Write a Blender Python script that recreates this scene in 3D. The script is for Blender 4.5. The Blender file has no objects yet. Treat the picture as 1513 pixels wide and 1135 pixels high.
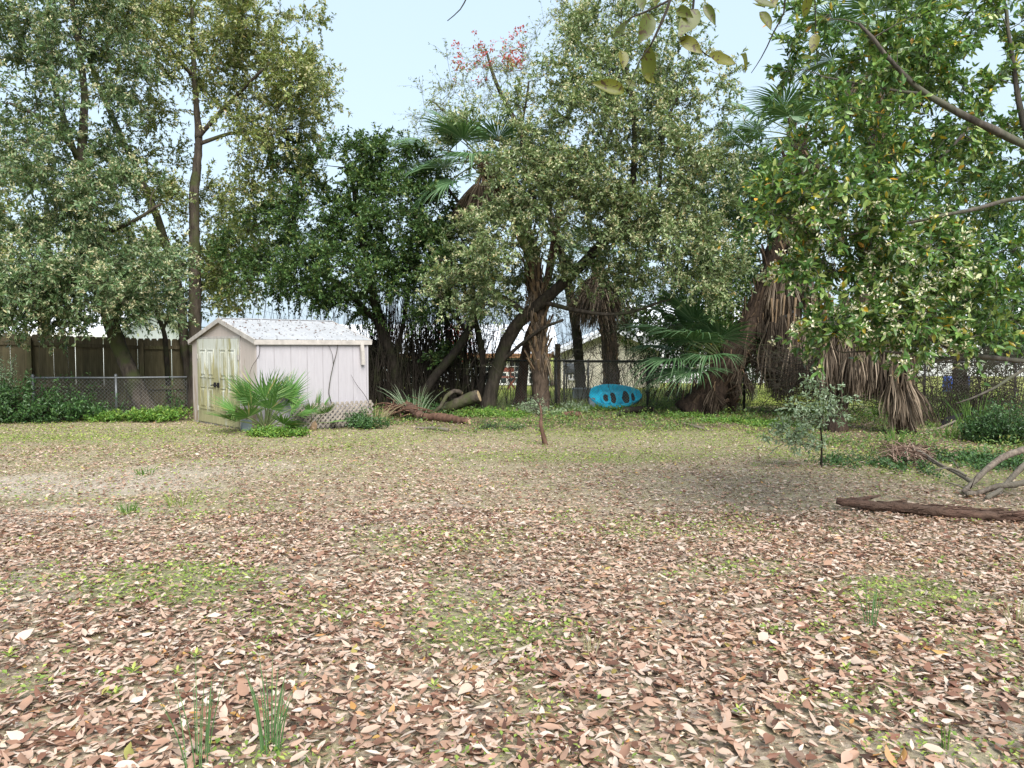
import bpy, math, random
import numpy as np
from mathutils import Vector, Matrix

# ------------------------------------------------------------------ camera, sky, sun, exposure
SC = bpy.context.scene
COL = SC.collection
PW, PH, FOC, HZ, CAMH = 1513.0, 1135.0, 1143.0, 512.0, 1.55
PITCH = math.atan((PH / 2 - HZ) / FOC)
cam_d = bpy.data.cameras.new("camera")
cam = bpy.data.objects.new("camera", cam_d)
COL.objects.link(cam)
cam_d.sensor_width = 36.0
cam_d.lens = 36.0 * FOC / PW
cam_d.clip_start = 0.05
cam_d.clip_end = 3000
cam.location = (0, 0, CAMH)
cam.rotation_euler = (math.pi / 2 - PITCH, 0, 0)
SC.camera = cam

SUN_EL, SUN_ROT = math.radians(47), math.radians(162)
world = bpy.data.worlds.new("World")
SC.world = world
world.use_nodes = True
wn = world.node_tree.nodes
wl = world.node_tree.links
bg = wn["Background"]
sky = wn.new("ShaderNodeTexSky")
sky.sky_type = 'NISHITA'
sky.sun_disc = False
sky.sun_elevation = SUN_EL
sky.sun_rotation = SUN_ROT
sky.air_density = 1.2
sky.dust_density = 3.0
hsv = wn.new("ShaderNodeHueSaturation")
hsv.inputs["Saturation"].default_value = 0.7
wl.new(sky.outputs[0], hsv.inputs["Color"])
wmix = wn.new("ShaderNodeMixRGB")           # thin bright high cloud over the blue
wmix.inputs["Fac"].default_value = 0.62
wmix.inputs["Color2"].default_value = (5.3, 6.8, 8.2, 1)
wl.new(hsv.outputs[0], wmix.inputs["Color1"])
wl.new(wmix.outputs[0], bg.inputs["Color"])
bg.inputs["Strength"].default_value = 0.074

sun_d = bpy.data.lights.new("sun", 'SUN')
sun_d.energy = 3.2
sun_d.angle = math.radians(45)
sun_d.color = (1.0, 0.965, 0.92)
sun = bpy.data.objects.new("sun", sun_d)
COL.objects.link(sun)
_sd = Vector((math.sin(SUN_ROT) * math.cos(SUN_EL), math.cos(SUN_ROT) * math.cos(SUN_EL), math.sin(SUN_EL)))
sun.rotation_euler = _sd.to_track_quat('Z', 'Y').to_euler()

vs = SC.view_settings
vs.view_transform = 'Standard'
vs.look = 'None'
vs.gamma = 1
vs.use_curve_mapping = False
vs.exposure = 1.25
try:
    SC.cycles.max_bounces = 6
    SC.cycles.diffuse_bounces = 2
    SC.cycles.glossy_bounces = 2
    SC.cycles.transmission_bounces = 3
    SC.cycles.use_denoising = True
except Exception:
    pass

# ------------------------------------------------------------------ helpers
random.seed(7)
RNG = np.random.default_rng(7)
cp, sp = math.cos(PITCH), math.sin(PITCH)

def P(px, py, d):
    """the place in the yard seen at photo pixel (px, py), d metres ahead of the camera"""
    a = (px - PW / 2) / FOC
    b = -(py - PH / 2) / FOC
    dy = cp + b * sp
    dz = -sp + b * cp
    k = d / dy
    return np.array([a * k, d, CAMH + dz * k])

def G(px, py):
    """the ground point seen at a photo pixel"""
    b = -(py - PH / 2) / FOC
    dz = -sp + b * cp
    dy = cp + b * sp
    k = -CAMH / dz
    return np.array([(px - PW / 2) / FOC * k, dy * k, 0.0])

_NG = np.random.default_rng(99).random((8, 128, 128))
def vnoise(x, y, scale, seed=0):
    x = np.asarray(x, float) / scale + 37.3 * seed
    y = np.asarray(y, float) / scale + 17.9 * seed
    g = _NG[seed % 8]
    xi = np.floor(x).astype(int); yi = np.floor(y).astype(int)
    fx = x - xi; fy = y - yi
    fx = fx * fx * (3 - 2 * fx); fy = fy * fy * (3 - 2 * fy)
    x0 = xi % 128; x1 = (xi + 1) % 128; y0 = yi % 128; y1 = (yi + 1) % 128
    return (g[x0, y0] * (1 - fx) * (1 - fy) + g[x1, y0] * fx * (1 - fy) +
            g[x0, y1] * (1 - fx) * fy + g[x1, y1] * fx * fy)

def gz(x, y):
    """gentle unevenness of the yard"""
    x = np.asarray(x, float); y = np.asarray(y, float)
    return 0.05 * (vnoise(x, y, 2.3, 1) - 0.5) + 0.02 * (vnoise(x, y, 0.6, 2) - 0.5)

def unit(v):
    v = np.asarray(v, float)
    n = np.linalg.norm(v, axis=-1, keepdims=True)
    return v / np.maximum(n, 1e-9)

def make_mesh(name, verts, faces):
    """faces: list of int arrays (k,3) or (k,4)"""
    verts = np.asarray(verts, np.float32)
    me = bpy.data.meshes.new(name)
    me.vertices.add(len(verts))
    me.vertices.foreach_set("co", verts.ravel())
    faces = [np.asarray(f, np.int32) for f in faces if len(f)]
    tot = np.concatenate([np.full(len(f), f.shape[1], np.int32) for f in faces])
    loops = np.concatenate([f.ravel() for f in faces])
    me.loops.add(len(loops))
    me.loops.foreach_set("vertex_index", loops)
    me.polygons.add(len(tot))
    st = np.zeros(len(tot), np.int32)
    st[1:] = np.cumsum(tot)[:-1]
    me.polygons.foreach_set("loop_start", st)
    me.polygons.foreach_set("loop_total", tot)
    me.polygons.foreach_set("use_smooth", np.zeros(len(tot), bool))
    me.update(calc_edges=True)
    return me

class MB:
    """collects shapes that become one mesh"""
    def __init__(self):
        self.v = []; self.f3 = []; self.f4 = []; self.n = 0
    def add(self, v, f):
        v = np.asarray(v, float).reshape(-1, 3)
        f = np.asarray(f, int)
        if f.shape[1] == 3: self.f3.append(f + self.n)
        else: self.f4.append(f + self.n)
        self.v.append(v); self.n += len(v)
        return self
    def add2(self, v, fs):
        v = np.asarray(v, float).reshape(-1, 3)
        for f in fs:
            f = np.asarray(f, int)
            (self.f3 if f.shape[1] == 3 else self.f4).append(f + self.n)
        self.v.append(v); self.n += len(v)
        return self
    def box(self, lo, hi, M=None):
        x0, y0, z0 = lo; x1, y1, z1 = hi
        v = np.array([[x0,y0,z0],[x1,y0,z0],[x1,y1,z0],[x0,y1,z0],[x0,y0,z1],[x1,y0,z1],[x1,y1,z1],[x0,y1,z1]], float)
        if M is not None: v = v @ np.asarray(M)[:3,:3].T + np.asarray(M)[:3,3]
        return self.add(v, [[0,3,2,1],[4,5,6,7],[0,1,5,4],[1,2,6,5],[2,3,7,6],[3,0,4,7]])
    def bar(self, a, b, w, h, up=(0,0,1)):
        """rectangular bar from a to b"""
        a = np.asarray(a, float); b = np.asarray(b, float)
        d = unit(b - a); up = np.asarray(up, float)
        s = np.cross(d, up)
        if np.linalg.norm(s) < 1e-5: s = np.cross(d, [1, 0, 0])
        s = unit(s); u = np.cross(s, d)
        v = []
        for c in (a, b):
            for i, j in ((-1,-1),(1,-1),(1,1),(-1,1)):
                v.append(c + s * w / 2 * i + u * h / 2 * j)
        return self.add(v, [[0,1,2,3],[7,6,5,4],[0,4,5,1],[1,5,6,2],[2,6,7,3],[3,7,4,0]])
    def tube(self, pts, rad, sides=8, cap=True, lump=0.0, seed=0):
        pts = np.asarray(pts, float); n = len(pts)
        rad = np.broadcast_to(np.asarray(rad, float), (n,)).copy()
        t = np.gradient(pts, axis=0); t = unit(t)
        ref = np.array([1.0, 0, 0]) if abs(t[0][0]) < 0.8 else np.array([0, 1.0, 0])
        u = unit(np.cross(t[0], ref)); V = []
        rr = np.random.default_rng(seed + n)
        for i in range(n):
            u = unit(u - t[i] * np.dot(u, t[i])); w = np.cross(t[i], u)
            a = np.arange(sides) * 2 * math.pi / sides
            r = rad[i] * (1 + lump * (rr.random(sides) - 0.5))
            V.append(pts[i] + np.outer(np.cos(a) * r, u) + np.outer(np.sin(a) * r, w))
        V = np.concatenate(V); F = []
        k = np.arange(sides); k1 = (k + 1) % sides
        for i in range(n - 1):
            F.append(np.stack([i*sides+k, i*sides+k1, (i+1)*sides+k1, (i+1)*sides+k], 1))
        fs = [np.concatenate(F)]
        if cap:
            V = np.concatenate([V, pts[:1], pts[-1:]])
            c0, c1 = n*sides, n*sides+1
            fs.append(np.stack([np.full(sides, c0), k1, k], 1))
            fs.append(np.stack([np.full(sides, c1), (n-1)*sides+k, (n-1)*sides+k1], 1))
        return self.add2(V, fs)
    def lathe(self, prof, sides=16, center=(0,0,0)):
        a = np.arange(sides) * 2 * math.pi / sides; V = []
        for r, z in prof: V.append(np.stack([np.cos(a)*r, np.sin(a)*r, np.full(sides, z)], 1))
        V = np.concatenate(V) + np.asarray(center, float); F = []
        k = np.arange(sides); k1 = (k+1) % sides
        for i in range(len(prof)-1): F.append(np.stack([i*sides+k, i*sides+k1, (i+1)*sides+k1, (i+1)*sides+k], 1))
        return self.add(V, np.concatenate(F))
    def build(self, name, m, parent=None, smooth=False, kind=None, label=None):
        me = make_mesh(name, np.concatenate(self.v), [np.concatenate(x) for x in (self.f3, self.f4) if x])
        if smooth: me.polygons.foreach_set("use_smooth", np.ones(len(me.polygons), bool))
        return obj(name, me, m, parent, kind, label)

def obj(name, me, m=None, parent=None, kind=None, label=None):
    o = bpy.data.objects.new(name, me); COL.objects.link(o)
    if m is not None and me is not None and len(me.materials) == 0: me.materials.append(m)
    if parent is not None: o.parent = parent
    if kind: o["kind"] = kind
    if label: o["label"] = label
    return o

def thing(name, label, cat, loc=(0,0,0), rz=0.0, group=None):
    o = bpy.data.objects.new(name, None); COL.objects.link(o)
    o.empty_display_size = 0.2
    o.location = loc; o.rotation_euler = (0, 0, rz)
    return tag(o, label, cat, group)

def tag(o, label, cat=None, group=None, kind=None):
    o["label"] = label
    if cat: o["category"] = cat
    if group: o["group"] = group
    if kind: o["kind"] = kind
    return o

def bez(a, b, c, n):
    t = np.linspace(0, 1, n)[:, None]
    return (1-t)**2*np.asarray(a) + 2*t*(1-t)*np.asarray(b) + t*t*np.asarray(c)

def smoothline(pts, rad, step=0.12):
    """Catmull-Rom through the given points"""
    pts = np.asarray(pts, float); rad = np.asarray(rad, float)
    p = np.concatenate([[2*pts[0]-pts[1]], pts, [2*pts[-1]-pts[-2]]])
    out = []; ro = []
    for i in range(1, len(p)-2):
        L = np.linalg.norm(p[i+1]-p[i]); n = max(2, int(L/step))
        for t in np.linspace(0, 1, n, endpoint=False):
            out.append(0.5*((2*p[i])+(-p[i-1]+p[i+1])*t+(2*p[i-1]-5*p[i]+4*p[i+1]-p[i+2])*t*t+(-p[i-1]+3*p[i]-3*p[i+1]+p[i+2])*t**3))
            ro.append(rad[i-1]*(1-t)+rad[i]*t)
    out.append(pts[-1]); ro.append(rad[-1])
    return np.array(out), np.array(ro)

# ------------------------------------------------------------------ materials
def nodes(name):
    m = bpy.data.materials.new(name); m.use_nodes = True
    nt = m.node_tree
    return m, nt, nt.nodes, nt.links, nt.nodes["Principled BSDF"]

def ramp(nt, stops, fac=None, const=False):
    r = nt.nodes.new("ShaderNodeValToRGB")
    e = r.color_ramp.elements
    if const: r.color_ramp.interpolation = 'CONSTANT'
    while len(e) < len(stops): e.new(0.5)
    for i, (p_, c) in enumerate(stops):
        e[i].position = p_; e[i].color = (*c, 1)
    if fac is not None: nt.links.new(fac, r.inputs[0])
    return r

def noise(nt, scale, detail=4, rough=0.6, vec=None, stretch=None, coord='Object'):
    tc = nt.nodes.new("ShaderNodeTexCoord")
    src = tc.outputs[coord]
    if stretch is not None:
        mp = nt.nodes.new("ShaderNodeMapping"); mp.inputs["Scale"].default_value = stretch
        nt.links.new(src, mp.inputs[0]); src = mp.outputs[0]
    n = nt.nodes.new("ShaderNodeTexNoise")
    n.inputs["Scale"].default_value = scale; n.inputs["Detail"].default_value = detail
    n.inputs["Roughness"].default_value = rough
    nt.links.new(src, n.inputs["Vector"])
    return n

def bump(nt, fac, strength, dist, bsdf):
    b = nt.nodes.new("ShaderNodeBump"); b.inputs["Strength"].default_value = strength
    b.inputs["Distance"].default_value = dist
    nt.links.new(fac, b.inputs["Height"]); nt.links.new(b.outputs[0], bsdf.inputs["Normal"])

def mixrgb(nt, fac, a, b, mode='MIX'):
    mx = nt.nodes.new("ShaderNodeMixRGB"); mx.blend_type = mode
    for s, v in (("Fac", fac), ("Color1", a), ("Color2", b)):
        if isinstance(v, (int, float)): mx.inputs[s].default_value = v
        elif isinstance(v, tuple): mx.inputs[s].default_value = (*v, 1)
        else: nt.links.new(v, mx.inputs[s])
    return mx.outputs[0]

def mat_leaf(name, stops, rough=0.45, trans=0.22, spec=0.4, src='island', spots=None):
    m, nt, N, L, b = nodes(name)
    if src == 'island':
        g = N.new("ShaderNodeNewGeometry"); fac = g.outputs["Random Per Island"]
    else:
        g = N.new("ShaderNodeObjectInfo"); fac = g.outputs["Random"]
    c = ramp(nt, stops, fac).outputs[0]
    n = noise(nt, 1.1, 2, 0.5)
    c = mixrgb(nt, 0.35, c, ramp(nt, [(0.3, (0.72, 0.74, 0.7)), (0.7, (1.25, 1.22, 1.1))], n.outputs[0]).outputs[0], 'MULTIPLY')
    if spots:
        s = noise(nt, spots, 2, 0.5, coord='Object')
        c = mixrgb(nt, ramp(nt, [(0.60, (0,0,0)), (0.66, (1,1,1))], s.outputs[0]).outputs[0], c, (0.05, 0.03, 0.012))
    L.new(c, b.inputs["Base Color"])
    b.inputs["Roughness"].default_value = rough
    b.inputs["Specular IOR Level"].default_value = spec
    if trans > 0:
        t = N.new("ShaderNodeBsdfTranslucent"); L.new(mixrgb(nt, 1.0, c, (1.25, 1.2, 0.6), 'MULTIPLY'), t.inputs["Color"])
        mx = N.new("ShaderNodeMixShader"); mx.inputs[0].default_value = trans
        L.new(b.outputs[0], mx.inputs[1]); L.new(t.outputs[0], mx.inputs[2])
        L.new(mx.outputs[0], N["Material Output"].inputs["Surface"])
    return m

def mat_bark(name, c1, c2, scale=9, moss=None, bump_d=0.02, stretch=(1,1,0.22)):
    m, nt, N, L, b = nodes(name)
    n = noise(nt, scale, 6, 0.65, stretch=stretch)
    c = ramp(nt, [(0.32, c1), (0.68, c2)], n.outputs[0]).outputs[0]
    if moss:
        n2 = noise(nt, 2.2, 5, 0.6)
        c = mixrgb(nt, ramp(nt, [(0.48, (0,0,0)), (0.62, (1,1,1))], n2.outputs[0]).outputs[0], c, moss)
    L.new(c, b.inputs["Base Color"])
    b.inputs["Roughness"].default_value = 0.9
    b.inputs["Specular IOR Level"].default_value = 0.15
    bump(nt, n.outputs[0], 0.9, bump_d, b)
    return m

def mat_plain(name, c, rough=0.7, var=0.15, scale=6, stretch=None, spec=0.3, metal=0.0, bmp=0.0):
    m, nt, N, L, b = nodes(name)
    n = noise(nt, scale, 5, 0.6, stretch=stretch)
    lo = tuple(x*(1-var) for x in c); hi = tuple(min(1, x*(1+var)) for x in c)
    L.new(ramp(nt, [(0.3, lo), (0.7, hi)], n.outputs[0]).outputs[0], b.inputs["Base Color"])
    b.inputs["Roughness"].default_value = rough
    b.inputs["Specular IOR Level"].default_value = spec
    b.inputs["Metallic"].default_value = metal
    if bmp: bump(nt, n.outputs[0], 0.6, bmp, b)
    return m

M = {}
# foliage: (position, colour)
M['oak'] = mat_leaf('oak_leaf', [(0, (0.08,0.125,0.03)), (0.5, (0.175,0.225,0.06)), (0.8, (0.28,0.31,0.11)), (0.97, (0.40,0.39,0.18)), (1, (0.32,0.18,0.05))], rough=.36, spec=.55)
M['oak_cool'] = mat_leaf('laurel_leaf', [(0, (0.055,0.115,0.045)), (0.5, (0.12,0.195,0.08)), (0.85, (0.22,0.28,0.14)), (1, (0.36,0.38,0.22))], rough=0.34, spec=.55)
M['dark'] = mat_leaf('dark_leaf', [(0, (0.026,0.06,0.018)), (0.6, (0.06,0.12,0.03)), (0.9, (0.11,0.18,0.05)), (1, (0.2,0.23,0.06))], rough=0.4)
M['center'] = mat_leaf('grey_green_leaf', [(0, (0.07,0.125,0.045)), (0.5, (0.165,0.235,0.09)), (0.85, (0.29,0.345,0.165)), (0.97, (0.42,0.44,0.26)), (1, (0.36,0.24,0.07))], rough=.36, spec=.55)
RS = [(0, (0.04,0.10,0.025)), (0.4, (0.085,0.175,0.04)), (0.75, (0.155,0.25,0.06)), (0.96, (0.29,0.35,0.10)), (0.985, (0.45,0.34,0.03)), (1, (0.5,0.24,0.03))]
M['right'] = mat_leaf('glossy_leaf', RS, rough=0.33, spec=0.5)
M['right_obj'] = mat_leaf('glossy_leaf_single', RS, rough=0.33, spec=0.5, src='object')
M['yellow_leaf'] = mat_leaf('spotted_leaf', [(0, (0.075,0.095,0.014)), (0.6, (0.115,0.13,0.018)), (1, (0.16,0.155,0.024))], rough=0.4, trans=0.4, src='object', spots=9)
M['red'] = mat_leaf('red_bud', [(0, (0.34,0.05,0.055)), (1, (0.5,0.13,0.12))], trans=0.3)
M['blossom'] = mat_leaf('cream_blossom', [(0, (0.55,0.52,0.34)), (0.6, (0.72,0.69,0.5)), (1, (0.8,0.78,0.66))], rough=0.7, trans=0.2, spec=0.1)
M['bud'] = mat_leaf('pale_bud', [(0, (0.38,0.36,0.19)), (0.6, (0.52,0.49,0.31)), (1, (0.62,0.6,0.44))], rough=0.7, trans=0.2, spec=0.1)
M['sapling'] = mat_leaf('blue_green_leaf', [(0, (0.17,0.25,0.14)), (0.6, (0.27,0.35,0.22)), (1, (0.38,0.45,0.32))], rough=0.5)
M['bush'] = mat_leaf('bush_leaf', [(0, (0.022,0.06,0.018)), (0.6, (0.045,0.105,0.03)), (1, (0.09,0.17,0.05))], rough=0.4)
M['weed'] = mat_leaf('weed_leaf', [(0, (0.06,0.15,0.02)), (0.6, (0.11,0.22,0.03)), (1, (0.2,0.28,0.05))], rough=0.5)
M['moss'] = mat_leaf('clover', [(0, (0.10,0.17,0.025)), (0.6, (0.20,0.28,0.05)), (1, (0.34,0.38,0.09))], rough=0.6)
M['straw'] = mat_leaf('dry_grass', [(0, (0.24,0.19,0.11)), (0.45, (0.37,0.32,0.19)), (0.75, (0.27,0.30,0.10)), (1, (0.47,0.41,0.31))], rough=0.7, trans=0.2, spec=0.15)
M['green_grass'] = mat_leaf('green_grass', [(0, (0.05,0.13,0.02)), (0.6, (0.10,0.2,0.035)), (1, (0.17,0.27,0.06))], rough=0.45)
M['onion'] = mat_leaf('onion_grass', [(0, (0.07,0.15,0.05)), (0.6, (0.11,0.22,0.08)), (1, (0.17,0.29,0.12))], rough=0.4)
LS = [(0, (0.05,0.028,0.02)), (0.14, (0.165,0.076,0.05)), (0.34, (0.31,0.188,0.132)), (0.62, (0.41,0.29,0.226)), (0.83, (0.46,0.36,0.297)), (0.97, (0.50,0.425,0.37)), (0.985, (0.40,0.19,0.06)), (1, (0.26,0.26,0.08))]
M['litter'] = mat_leaf('fallen_leaf', LS, rough=0.55, trans=0.12, spec=0.3)
M['litter_obj'] = mat_leaf('fallen_leaf_single', LS, rough=0.55, trans=0.12, spec=0.3, src='object')
M['crumb'] = mat_leaf('leaf_crumbs', [(0, (0.12,0.07,0.045)), (0.3, (0.29,0.2,0.13)), (0.7, (0.44,0.34,0.24)), (1, (0.56,0.47,0.37))], rough=0.7, trans=0.0, spec=0.15)
M['palm'] = mat_leaf('palm_leaf', [(0, (0.05,0.115,0.045)), (0.5, (0.09,0.175,0.075)), (1, (0.17,0.26,0.14))], rough=0.4, spec=0.45)
M['palm_pale'] = mat_leaf('palmetto_leaf', [(0, (0.06,0.15,0.035)), (0.5, (0.11,0.23,0.055)), (0.9, (0.20,0.32,0.10)), (1, (0.34,0.33,0.13))], rough=0.4, spec=0.4)
M['dead_palm'] = mat_leaf('dead_palm_leaf', [(0, (0.035,0.026,0.019)), (0.4, (0.10,0.075,0.054)), (0.75, (0.19,0.145,0.108)), (1, (0.31,0.25,0.19))], rough=0.75, trans=0.08, spec=0.15)
M['dead_dark'] = mat_leaf('dark_dead_palm_leaf', [(0, (0.018,0.013,0.010)), (0.5, (0.05,0.038,0.028)), (0.85, (0.10,0.077,0.058)), (1, (0.17,0.135,0.10))], rough=0.8, trans=0.05, spec=0.1)
M['petiole'] = mat_plain('palm_stalk', (0.12,0.15,0.06), 0.6, 0.25)
M['dead_stalk'] = mat_plain('dead_palm_stalk', (0.22,0.15,0.09), 0.85, 0.3)
# wood and bark
M['bark_grey'] = mat_bark('grey_bark', (0.018,0.015,0.012), (0.075,0.062,0.048), 16, (0.045,0.048,0.024))
M['bark_dark'] = mat_bark('dark_bark', (0.012,0.010,0.008), (0.045,0.037,0.029), 14, (0.03,0.032,0.016))
M['bark_right'] = mat_bark('lichen_bark', (0.03,0.026,0.022), (0.12,0.105,0.088), 20, (0.085,0.09,0.06), .01)
M['bark_mossy'] = mat_bark('mossy_bark', (0.03,0.024,0.019), (0.10,0.082,0.063), 16, (0.06,0.068,0.028))
M['bark_palm'] = mat_bark('palm_bark', (0.035,0.025,0.019), (0.15,0.11,0.08), 18, None, 0.04)
M['bark_palm_dark'] = mat_bark('dark_palm_bark', (0.018,0.013,0.010), (0.075,0.052,0.038), 18, None, 0.04)
M['bark_log'] = mat_bark('log_bark', (0.035,0.02,0.015), (0.165,0.10,0.075), 22, (0.10,0.065,0.048), 0.06, (0.12,1,1))
M['dead_wood'] = mat_bark('dead_wood', (0.07,0.056,0.045), (0.25,0.205,0.165), 26, (0.15,0.135,0.105), 0.03, (1,1,.5))
M['stick_red'] = mat_bark('reddish_stick', (0.05,0.028,0.02), (0.155,0.09,0.062), 16)
M['cut'] = mat_plain('sawn_wood', (0.36,0.27,0.16), 0.8, 0.25, 30)

# ------------------------------------------------------------------ ground
FENCE_Y = 19.4
GREEN = [(250,862,0.75,0.5,0.9),(420,905,0.5,0.3,0.5),(740,935,0.55,0.3,0.9),(700,890,0.5,0.3,0.5),(1340,880,0.45,0.35,0.9),(1290,890,0.4,0.3,0.5),
         (1250,1035,0.3,0.15,0.7),(1180,930,0.3,0.15,0.6),(850,676,2.2,0.7,0.9),(1000,668,2.2,0.7,0.6),(960,640,3,1.2,0.7),(60,648,2.5,1.0,0.8),(200,640,3,1.0,0.6),
         (60,735,0.9,0.6,0.5),(300,740,1.0,0.8,0.5),(560,690,2.0,1.0,0.35),(1250,675,1.2,1.2,0.9),(1380,700,1.2,1.2,0.8),(1470,690,1.3,1.5,0.9),
         (1000,780,1.0,0.5,0.4),(400,1120,0.3,0.15,0.8),(40,870,0.4,0.3,0.5),(1480,960,0.4,0.3,0.5),(1090,840,0.5,0.3,0.5),(640,800,0.8,0.5,0.4),
         (30,1010,0.25,0.15,0.6),(1400,1110,0.3,0.12,0.7),(830,1040,0.25,0.15,0.4),(900,650,2.5,1.2,0.5),(640,640,2,0.7,0.5),(1120,650,1.8,1.4,0.7)]
SAND = [(90,715,1.7,0.8,0.9),(220,700,1.2,0.6,0.7),(330,690,1.2,0.6,0.5),(120,760,0.9,0.5,0.6),(620,770,1.2,0.6,0.3),(360,850,0.6,0.4,0.4)]
def patches(x, y, lst):
    r = np.zeros_like(x)
    for px, py, a, b, w in lst:
        c = G(px, py)
        wob = 0.6*(vnoise(x, y, 0.35, 3)-0.5) + 0.5*(vnoise(x, y, 0.12, 4)-0.5)
        q = ((x-c[0])/a)**2 + ((y-c[1])/b)**2
        r = np.maximum(r, w*np.clip(1.4-q+wob, 0, 1))
    return r
def green_mask(x, y):
    g = patches(x, y, GREEN)
    back = np.clip((y-6.5)/5.5, 0, 1)*(0.34+0.55*(vnoise(x, y, 1.6, 5)-0.35))
    small = np.clip(vnoise(x, y, 0.33, 6)-0.66, 0, 1)*2.4
    return np.clip(np.maximum(np.maximum(g, back), small*0.8), 0, 1)
def sand_mask(x, y):
    return np.clip(patches(x, y, SAND) + np.clip(vnoise(x, y, 0.8, 7)-0.62, 0, 1)*1.4*np.clip((8-y)/3, 0, 1), 0, 1)

gx = np.concatenate([[-900,-350,-140,-70,-40,-28], np.arange(-20, 20.01, 0.22), [28,40,70,140,350,900]])
gy = np.concatenate([[-300,-60,-20,-6,-2], np.arange(0.6, 26.01, 0.22), [29,33,40,55,80,140,350,1200]])
X, Y = np.meshgrid(gx, gy, indexing='ij')
Z = gz(X, Y)
nxg, nyg = len(gx), len(gy)
idx = np.arange(nxg*nyg).reshape(nxg, nyg)
F = np.stack([idx[:-1,:-1].ravel(), idx[1:,:-1].ravel(), idx[1:,1:].ravel(), idx[:-1,1:].ravel()], 1)
me = make_mesh('ground', np.stack([X.ravel(), Y.ravel(), Z.ravel()], 1), [F])
me.polygons.foreach_set("use_smooth", np.ones(len(me.polygons), bool))
at = me.color_attributes.new("cover", 'FLOAT_COLOR', 'POINT')
lawn = np.clip((Y.ravel()-FENCE_Y-0.2)/0.8, 0, 1)
at.data.foreach_set("color", np.stack([green_mask(X.ravel(), Y.ravel()), sand_mask(X.ravel(), Y.ravel()), lawn, np.ones(X.size)], 1).astype(np.float32).ravel())
def dark_soil_mask(x, y):  # darker brown soil at the back and right of the yard, ragged edge
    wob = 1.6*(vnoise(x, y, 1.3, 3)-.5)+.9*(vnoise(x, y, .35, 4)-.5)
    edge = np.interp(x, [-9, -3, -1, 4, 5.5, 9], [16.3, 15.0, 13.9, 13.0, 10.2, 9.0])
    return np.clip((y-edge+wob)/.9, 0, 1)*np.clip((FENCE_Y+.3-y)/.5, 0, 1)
at2 = me.color_attributes.new("dark_soil", 'FLOAT_COLOR', 'POINT')
mm = .75*dark_soil_mask(X.ravel(), Y.ravel())
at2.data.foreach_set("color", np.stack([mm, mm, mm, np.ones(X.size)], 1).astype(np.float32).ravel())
m, nt, N, L, b = nodes('yard_soil')
n1 = noise(nt, 6, 8, 0.7); n2 = noise(nt, 45, 6, 0.75); n3 = noise(nt, 1.0, 4, 0.6)
soil = ramp(nt, [(0.3, (0.11,0.08,0.062)), (0.5, (0.27,0.21,0.17)), (0.72, (0.42,0.35,0.295))], n2.outputs[0]).outputs[0]
straw = ramp(nt, [(0.3, (0.19,0.145,0.10)), (0.6, (0.35,0.31,0.19)), (0.8, (0.45,0.42,0.28))], n2.outputs[0]).outputs[0]
c = mixrgb(nt, ramp(nt, [(0.38, (0,0,0)), (0.6, (1,1,1))], n1.outputs[0]).outputs[0], soil, straw)
vc = N.new("ShaderNodeVertexColor"); vc.layer_name = "cover"
sep = N.new("ShaderNodeSeparateColor"); L.new(vc.outputs[0], sep.inputs[0])
sandc = ramp(nt, [(0.3, (0.27,0.22,0.18)), (0.7, (0.52,0.45,0.39))], n2.outputs[0]).outputs[0]
c = mixrgb(nt, sep.outputs[1], c, sandc)
grn = ramp(nt, [(0.3, (0.07,0.085,0.025)), (0.6, (0.17,0.19,0.06)), (0.8, (0.28,0.27,0.11))], n2.outputs[0]).outputs[0]
gm = N.new("ShaderNodeMath"); gm.operation = 'MULTIPLY'; gm.inputs[1].default_value = 0.5; L.new(sep.outputs[0], gm.inputs[0])
c = mixrgb(nt, gm.outputs[0], c, grn)
lw = ramp(nt, [(0.3, (0.16,0.19,0.045)), (0.7, (0.33,0.34,0.10))], n3.outputs[0]).outputs[0]
c = mixrgb(nt, sep.outputs[2], c, lw)
va = N.new("ShaderNodeVertexColor"); va.layer_name = "dark_soil"
darkc = ramp(nt, [(0.3, (0.03,0.02,0.014)), (0.6, (0.10,0.07,0.05)), (0.8, (0.2,0.15,0.11))], n2.outputs[0]).outputs[0]
c = mixrgb(nt, va.outputs[0], c, darkc)
L.new(c, b.inputs["Base Color"]); b.inputs["Roughness"].default_value = 0.95; b.inputs["Specular IOR Level"].default_value = 0.1
bump(nt, n2.outputs[0], 0.8, 0.02, b)
ground = obj('ground', me, m); tag(ground, 'sandy yard floor with thin dry grass and leaf litter', kind='structure')

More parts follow.
